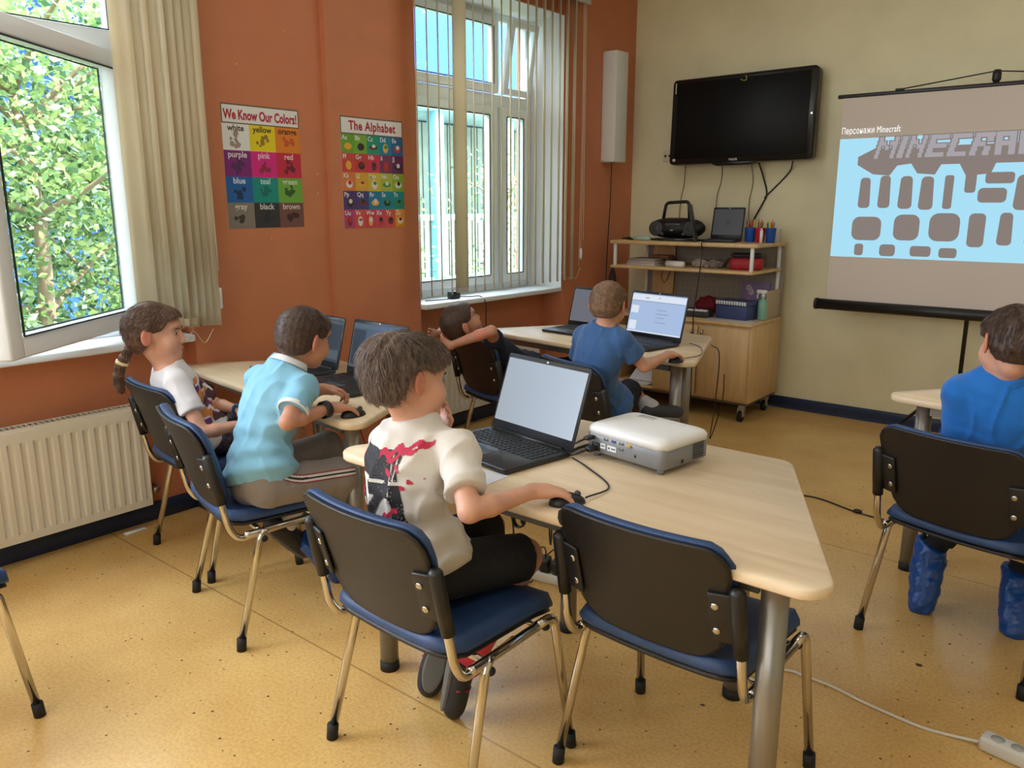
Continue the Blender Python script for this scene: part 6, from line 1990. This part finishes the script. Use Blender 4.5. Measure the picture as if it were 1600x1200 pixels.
SKIN = skin_mat('skin_fair', (212, 158, 132))
SKIN2 = skin_mat('skin_tan', (192, 136, 108))
H_BROWN = hair_mat('hair_ash_brown', (114, 96, 84))
H_DARK = hair_mat('hair_dark_brown', (72, 54, 44))
H_MID = hair_mat('hair_brown', (94, 68, 54))
H_FAIR = hair_mat('hair_light_brown', (122, 94, 72))
BLK = mat('cloth_black', (24, 25, 29), 0.9, bump=(300, 0.1))
mat('cloth_navy', (20, 25, 42), 0.9, bump=(300, 0.1))
SHOE_BLK = mat('shoe_black', (34, 34, 37), 0.6)
SHOE_GREY = mat('shoe_dark_grey', (62, 62, 66), 0.65)
COVER = mat('shoe_cover_blue', (22, 74, 150), 0.3, bump=(50, 0.3))
S_RED = mat('shoe_red', (170, 34, 50), 0.6)
SHORT = ([-0.11, -0.06, -0.03, -0.008, 0.0, 0.030, 0.045, 0.056, 0.075, 0.11], [-0.062, -0.060, -0.050, -0.026, 0.012, 0.006, 0.022, 0.046, 0.060, 0.066])
LONG = ([-0.11, -0.065, -0.048, -0.036, 0.0, 0.030, 0.045, 0.056, 0.075, 0.11], [-0.066, -0.064, -0.046, 0.016, 0.030, 0.022, 0.026, 0.036, 0.046, 0.050])
GIRL = ([-0.11, -0.06, -0.035, -0.012, 0.0, 0.030, 0.045, 0.056, 0.075, 0.11], [-0.075, -0.078, -0.060, -0.034, 0.006, 0.010, 0.030, 0.048, 0.058, 0.064])
DOWN = (0, 0, -1)

# --- child in the white printed T-shirt
P, shirt, tr, hair, J, hb, hc = person(dict(
    label='child in white printed T-shirt and red socks using the laptop in front', seed=1, J=JT['white'], s=1.0, hs=1.04,
    head_dir=((0.28, 0.95, -0.14), (-0.10, 0.08, 1.0)), skin=SKIN, hair_mat=H_BROWN,
    hand_r=dict(d=(0.55, 0.80, -0.12), n=(0.05, 0.1, -1), side=1, curl=0.42), hand_l=dict(d=(0.42, 0.36, 0.80), n=(-0.1, -0.9, 0.3), side=-1, curl=0.7),
    shirt=cloth_mat('cloth_white_cream', (216, 208, 198)), lower=BLK, lower_name='shorts', leg_len=1.0, sleeve=0.70, collar=0.036, shirt_inf=0.010, hem=0.035, wrinkle=0.0065,
    sock=cloth_mat('cloth_red', (178, 28, 50)), sock_h=0.62,
    shoes=dict(l=dict(kind='shoe', mat=SHOE_BLK, strap=S_RED), r=dict(kind='shoe', mat=SHOE_BLK, strap=S_RED)), foot_dn_r=(-0.61, -0.75, -0.1), foot_dn_l=(0.35, -0.70, -0.6),
    hair=dict(t=0.017, taper=0.45, line=LONG, len=0.050, n=4600, mess=0.42, lift=0.34, rough=0.006, droop=0.06, rad=0.0009, extra=(((0, -0.06, 0.045), (0.060, 0.046, 0.050)),))))
rs_ = random.Random(4)
def fire(x, y):
    return math.sin(x * 160 + 2.1 * math.sin(y * 70)) + math.sin(y * 120 - x * 60 + 1.3) + math.sin((x + y) * 230)
def blk(x, y):
    scr = math.sin(x * 420 + 5 * math.sin(y * 90)) * math.sin(y * 310 + 2 * math.sin(x * 200)) > 0.80
    if scr: return False
    if -0.085 < x < 0.062 and 0.066 < y < 0.132: return True
    if 0.066 < x < 0.084 and 0.066 < y < 0.128 and not (0.073 < x < 0.076): return True
    if -0.020 < x < 0.088 and 0.026 < y < 0.056 and not (0.060 < x < 0.064): return True
    if 0.060 < x < 0.088 and -0.035 < y < 0.03: return True
    if abs((y - 0.0) - (x + 0.0) * 0.95) < 0.016 and -0.088 < x < 0.062: return True
    if abs((y + 0.045) + (x + 0.0) * 0.95) < 0.013 and -0.085 < x < 0.07: return True
    if 0.050 < x < 0.088 and -0.145 < y < -0.072 and not (0.066 < x < 0.069): return True
    if -0.02 < x < 0.05 and -0.145 < y < -0.118: return True
    return False
def red(x, y):
    if fire(x, y) > 1.55 and ((x < -0.055 and y < 0.06) or (x > 0.05 and 0.045 < y < 0.10) or (-0.02 < x < 0.06 and y < -0.03)): return True
    if abs(y - 0.125 - 0.25 * (x - 0.05) - 0.006 * math.sin(x * 200)) < 0.008 - 0.06 * max(0, x - 0.08) and 0.03 < x < 0.125: return True
    if abs(y - 0.108 - 0.45 * (x - 0.05) - 0.005 * math.sin(x * 170)) < 0.006 - 0.05 * max(0, x - 0.08) and 0.05 < x < 0.115: return True
    if abs(x + 0.078 - 0.10 * (y - 0.05) - 0.008 * math.sin(y * 80)) < 0.010 and -0.02 < y < 0.115: return True
    if abs(y + 0.030 - 0.5 * (x - 0.02) - 0.004 * math.sin(x * 220)) < 0.006 and 0.0 < x < 0.075: return True
    return False
bx_ = Vector((0.965, -0.20, 0.06)).normalized()
up_ = Vector((-0.02, -0.08, 1)).normalized()
bz_ = bx_.cross(up_).normalized()
if bz_.y > 0: bz_ = -bz_
up_ = bz_.cross(bx_)
c_ = Vector(J['chest']) * 0.55 + Vector(J['waist']) * 0.45 + bz_ * 0.20 - bx_ * 0.010
Mx = Matrix(((bx_.x, up_.x, bz_.x, c_.x), (bx_.y, up_.y, bz_.y, c_.y), (bx_.z, up_.z, bz_.z, c_.z), (0, 0, 0, 1)))
decal(shirt, Mx @ Matrix.Scale(1.12, 4), blk, 0.26, 0.30, 0.0022, 'black_print', mat('print_black', (38, 38, 42), 0.7), tmax=0.3)
decal(shirt, Mx @ Matrix.Scale(1.12, 4), red, 0.26, 0.30, 0.0022, 'red_print', mat('print_red', (188, 36, 70), 0.7), 0.0024, 0.3)

# --- child in light blue
P, shirt, tr, hair, J, hb, hc = person(dict(
    label='child in light blue T-shirt with white cuffs and grey striped trousers', seed=2, J=JT['light'], s=1.02, hs=1.04,
    head_dir=((-0.06, 0.98, -0.20), (0.10, 0.20, 1.0)), skin=SKIN2, hair_mat=H_DARK,
    hand_r=dict(d=(0.15, 0.98, -0.14), n=DOWN, side=1, curl=0.45), hand_l=dict(d=(0.5, 0.8, -0.2), n=(0.2, -0.2, -1), side=-1, curl=1.2),
    shirt=cloth_mat('cloth_light_blue', (126, 180, 206)), lower=cloth_mat('cloth_stone_grey', (134, 124, 118)), leg_len=1.45, sleeve=0.66, shirt_inf=0.010, hem=0.015, wrinkle=0.006, broad=1.0,
    shirt_trim=cloth_mat('cloth_offwhite', (222, 224, 226)), collar=0.030,
    sock=cloth_mat('cloth_sock_white', (206, 202, 204)), sock_h=0.45,
    shoes=dict(l=dict(kind='shoe', mat=SHOE_BLK), r=dict(kind='cover', mat=COVER)), foot_dn_r=(0.1, -0.5, -0.8), foot_dn_l=(-0.3, -0.7, -0.5),
    hair=dict(t=0.0075, line=SHORT, len=0.016, n=3200, mess=0.25, lift=0.35, rough=0.0015, droop=0.02, rad=0.0009)))
h0, k0 = Vector(J['hip_r']), Vector(J['kn_r'])
tx = (k0 - h0).normalized(); tz = Vector((0.774, -0.55, 0.25)); tz = (tz - tx * tz.dot(tx)).normalized(); ty = tz.cross(tx)
c_ = (h0 + k0) / 2 + tz * 0.20 + ty * 0.012
Mx = Matrix(((tx.x, ty.x, tz.x, c_.x), (tx.y, ty.y, tz.y, c_.y), (tx.z, ty.z, tz.z, c_.z), (0, 0, 0, 1)))
def stripe(lo, hi): return lambda x, y: lo < y - 2.6 * max(0, -x - 0.02) ** 2 < hi
for lo, hi, nm, mt in ((-0.016, -0.012, 'red_stripe', mat('stripe_red', (140, 40, 52), 0.8)), (-0.012, -0.005, 'white_stripe', mat('stripe_white', (206, 200, 196), 0.8)), (-0.005, 0.003, 'black_stripe', mat('stripe_black', (36, 34, 38), 0.8)), (0.003, 0.010, 'white_stripe', MATS['stripe_white']), (0.010, 0.014, 'red_stripe', MATS['stripe_red'])):
    decal(tr, Mx, stripe(lo, hi), 0.34, 0.16, 0.002, nm, mt, 0.0015, 0.3)
wr, el = J['wr_r'], J['el_r']
bd = band('wristband', wr * 0.86 + el * 0.14, wr - el, 0.0265, 0.024, mat('watch_black', (30, 28, 28), 0.5), P, 0.005)

# --- girl
P, shirt, tr, hair, J, hb, hc = person(dict(
    label='girl with a brown braid in a white T-shirt sitting by the open window', seed=3, J=JT['girl'], s=0.97, hs=1.10,
    head_dir=((0.62, 0.77, -0.02), (-0.02, -0.02, 1.0)), skin=SKIN, hair_mat=H_MID,
    hand_r=dict(d=(0.45, 0.75, 0.05), n=(-0.6, 0.2, -0.6), side=1, curl=0.5), hand_l=dict(d=(0.85, 0.2, 0.0), n=DOWN, side=-1, curl=0.5),
    shirt=cloth_mat('cloth_white', (222, 218, 222)), lower=mat('cloth_dark_floral', (66, 58, 78), 0.85, noise=(70, 0.7)), lower_name='skirt', leg_len=0.98, sleeve=0.62, shirt_inf=0.009, hem=0.06, wrinkle=0.005,
    sock=MATS['cloth_sock_white'], sock_h=0.3,
    shoes=dict(l=dict(kind='shoe', mat=SHOE_GREY), r=dict(kind='shoe', mat=SHOE_GREY)),
    hair=dict(t=0.012, line=GIRL, len=0.05, n=2600, mess=0.08, lift=0.03, rough=0.0025, droop=0.0, rad=0.0009, crown=(0.0, 0.055, 0.080), down=0.02)))
nape = Vector(hc + hb @ np.array([0.012, -0.092, -0.055]))
tp = [nape + Vector((0.02, 0.015, 0.01)), nape, nape + Vector((-0.012, -0.020, -0.035)), nape + Vector((-0.022, -0.034, -0.065)), nape + Vector((-0.030, -0.045, -0.105)), nape + Vector((-0.034, -0.046, -0.150)), nape + Vector((-0.028, -0.040, -0.185))]
pl = spline(tp, 6)
n_ = len(pl)
m = MB(); m.tube(pl, [(0.020 + 0.004 * math.sin(i * 1.1)) * (1 - 0.25 * abs(i / n_ - 0.5)) if i < n_ - 5 else 0.019 * (n_ - i) / 5.5 + 0.002 for i in range(n_)], 12)
rr = random.Random(2)
for k in range(120):
    a = rr.uniform(0, 6.28)
    pts = []
    i0 = rr.randrange(0, n_ - 12)
    for i in range(i0, min(n_, i0 + 14), 2):
        tw = a + 0.16 * i
        pts.append(pl[i] + Vector((math.cos(tw), math.sin(tw), 0)) * (0.021 if i < n_ - 6 else 0.016))
    m.tube(pts, [0.0014] * (len(pts) - 1) + [0.0004], 4)
br = m.build('braid', H_MID, P)
m = MB(); m.tube([pl[16], pl[18]], 0.0245, 16); m.build('hair_tie', mat('hair_tie_cream', (220, 200, 160), 0.7), br)
wl, ell_ = J['wr_l'], J['el_l']
bd = band('wristwatch', wl, wl - ell_, 0.022, 0.018, mat('watch_strap_blue', (24, 66, 110), 0.5), P, 0.004)
m = MB(); m.ell(tuple(wl + np.array([0.012, -0.012, 0.024])), (0.014, 0.014, 0.007)); m.build('watch_face', mat('watch_blue', (30, 80, 130), 0.3), bd)
# colourful print on the front of her shirt, seen from the side
fx = Vector((0.89, -0.45, 0)).normalized(); fz = Vector((0.45, 0.85, 0.25)).normalized(); fy = fz.cross(fx)
c_ = (Vector(J['chest']) + Vector(J['waist'])) / 2 + fz * 0.25
Mx = Matrix(((fx.x, fy.x, fz.x, c_.x), (fx.y, fy.y, fz.y, c_.y), (fx.z, fy.z, fz.z, c_.z), (0, 0, 0, 1)))
for nm, mt, ph in (('violet_print', mat('print_violet', (110, 60, 120), 0.8), 0.0), ('orange_print', mat('print_orange', (206, 130, 70), 0.8), 2.0), ('dark_print', mat('print_brown', (80, 50, 56), 0.8), 4.1)):
    decal(shirt, Mx, lambda x, y, ph=ph: abs(x) < 0.115 and abs(y) < 0.10 and math.sin(x * 75 + ph) + math.sin(y * 85 + ph * 1.7) + 0.6 * math.sin((x - y) * 140 + ph) > 0.75, 0.24, 0.22, 0.003, nm, mt, 0.0015 + 0.0003 * ph, 0.3)

# --- child leaning back
P, shirt, tr, hair, J, hb, hc = person(dict(
    label='child in dark navy T-shirt leaning back with hands clasped behind the head', seed=4, J=JT['lean'], s=1.04, hs=1.06,
    head_dir=((0.36, 0.76, 0.50), (-0.16, -0.50, 0.85)), skin=SKIN2, hair_mat=H_DARK,
    hand_r=dict(d=(-0.80, 0.20, 0.12), n=(0.25, 0.9, 0.3), side=1, curl=0.35), hand_l=dict(d=(0.15, -0.85, 0.10), n=(0.9, 0.25, 0.2), side=-1, curl=0.35),
    shirt=MATS['cloth_navy'], lower=BLK, leg_len=1.9, sleeve=0.55, shirt_inf=0.010, hem=0.05,
    sock=BLK, sock_h=0.2, shoes=dict(l=dict(kind='shoe', mat=SHOE_BLK), r=dict(kind='shoe', mat=SHOE_BLK)),
    hair=dict(t=0.006, line=SHORT, len=0.010, n=2200, mess=0.25, lift=0.5, rough=0.001, droop=0.0, rad=0.0010)))

# --- child in blue at the lit laptop
P, shirt, tr, hair, J, hb, hc = person(dict(
    label='child in blue T-shirt using a mouse at the light blue laptop screen', seed=5, J=JT['blue'], s=0.98, hs=1.0,
    head_dir=((-0.16, 0.98, -0.12), (0.0, 0.1, 1.0)), skin=SKIN, hair_mat=H_FAIR,
    hand_r=dict(d=(0.10, 0.98, -0.12), n=DOWN, side=1, curl=0.45), hand_l=dict(d=(0.3, 0.9, -0.1), n=DOWN, side=-1, curl=0.4),
    shirt=cloth_mat('cloth_denim_blue', (56, 96, 150)), lower=MATS['cloth_navy'], lower_name='shorts', leg_len=0.95, sleeve=0.62, shirt_inf=0.012, collar=0.030, hem=0.045, wrinkle=0.005,
    sock=MATS['cloth_sock_white'], sock_h=0.22, shoes=dict(l=dict(kind='shoe', mat=SHOE_GREY, sole=mat('sole_pale', (150, 150, 148), 0.6)), r=dict(kind='shoe', mat=SHOE_GREY)), foot_dn_l=(0.1, -0.25, -0.95),
    hair=dict(t=0.0085, line=SHORT, len=0.020, n=2600, mess=0.22, lift=0.22, rough=0.0015, droop=0.03, rad=0.0009)))

# --- child in royal blue with shoe covers
P, shirt, tr, hair, J, hb, hc = person(dict(
    label='child in royal blue T-shirt and blue shoe covers facing the projection screen', seed=6, J=JT['royal'], s=1.04, hs=1.08,
    head_dir=((-0.57, 0.80, -0.18), (0.05, 0.10, 1.0)), skin=SKIN, hair_mat=H_DARK,
    hand_r=dict(d=(-0.2, 0.95, -0.1), n=DOWN, side=1, curl=0.4), hand_l=dict(d=(0.5, 0.8, -0.1), n=DOWN, side=-1, curl=0.4),
    shirt=cloth_mat('cloth_royal_blue', (16, 106, 190)), lower=BLK, leg_len=1.86, collar=0.034, sleeve=0.85, shirt_inf=0.012, hem=0.06, wrinkle=0.006, broad=1.06,
    shirt_trim=cloth_mat('cloth_royal_blue', (16, 106, 190)),
    sock=BLK, sock_h=0.25, shoes=dict(l=dict(kind='cover', mat=COVER), r=dict(kind='cover', mat=COVER)), foot_dn_r=(0.0, -0.9, -0.3), foot_dn_l=(0.0, -0.9, -0.25),
    hair=dict(t=0.011, line=SHORT, len=0.026, n=3200, mess=0.30, lift=0.25, rough=0.003, droop=0.05, rad=0.0010)))
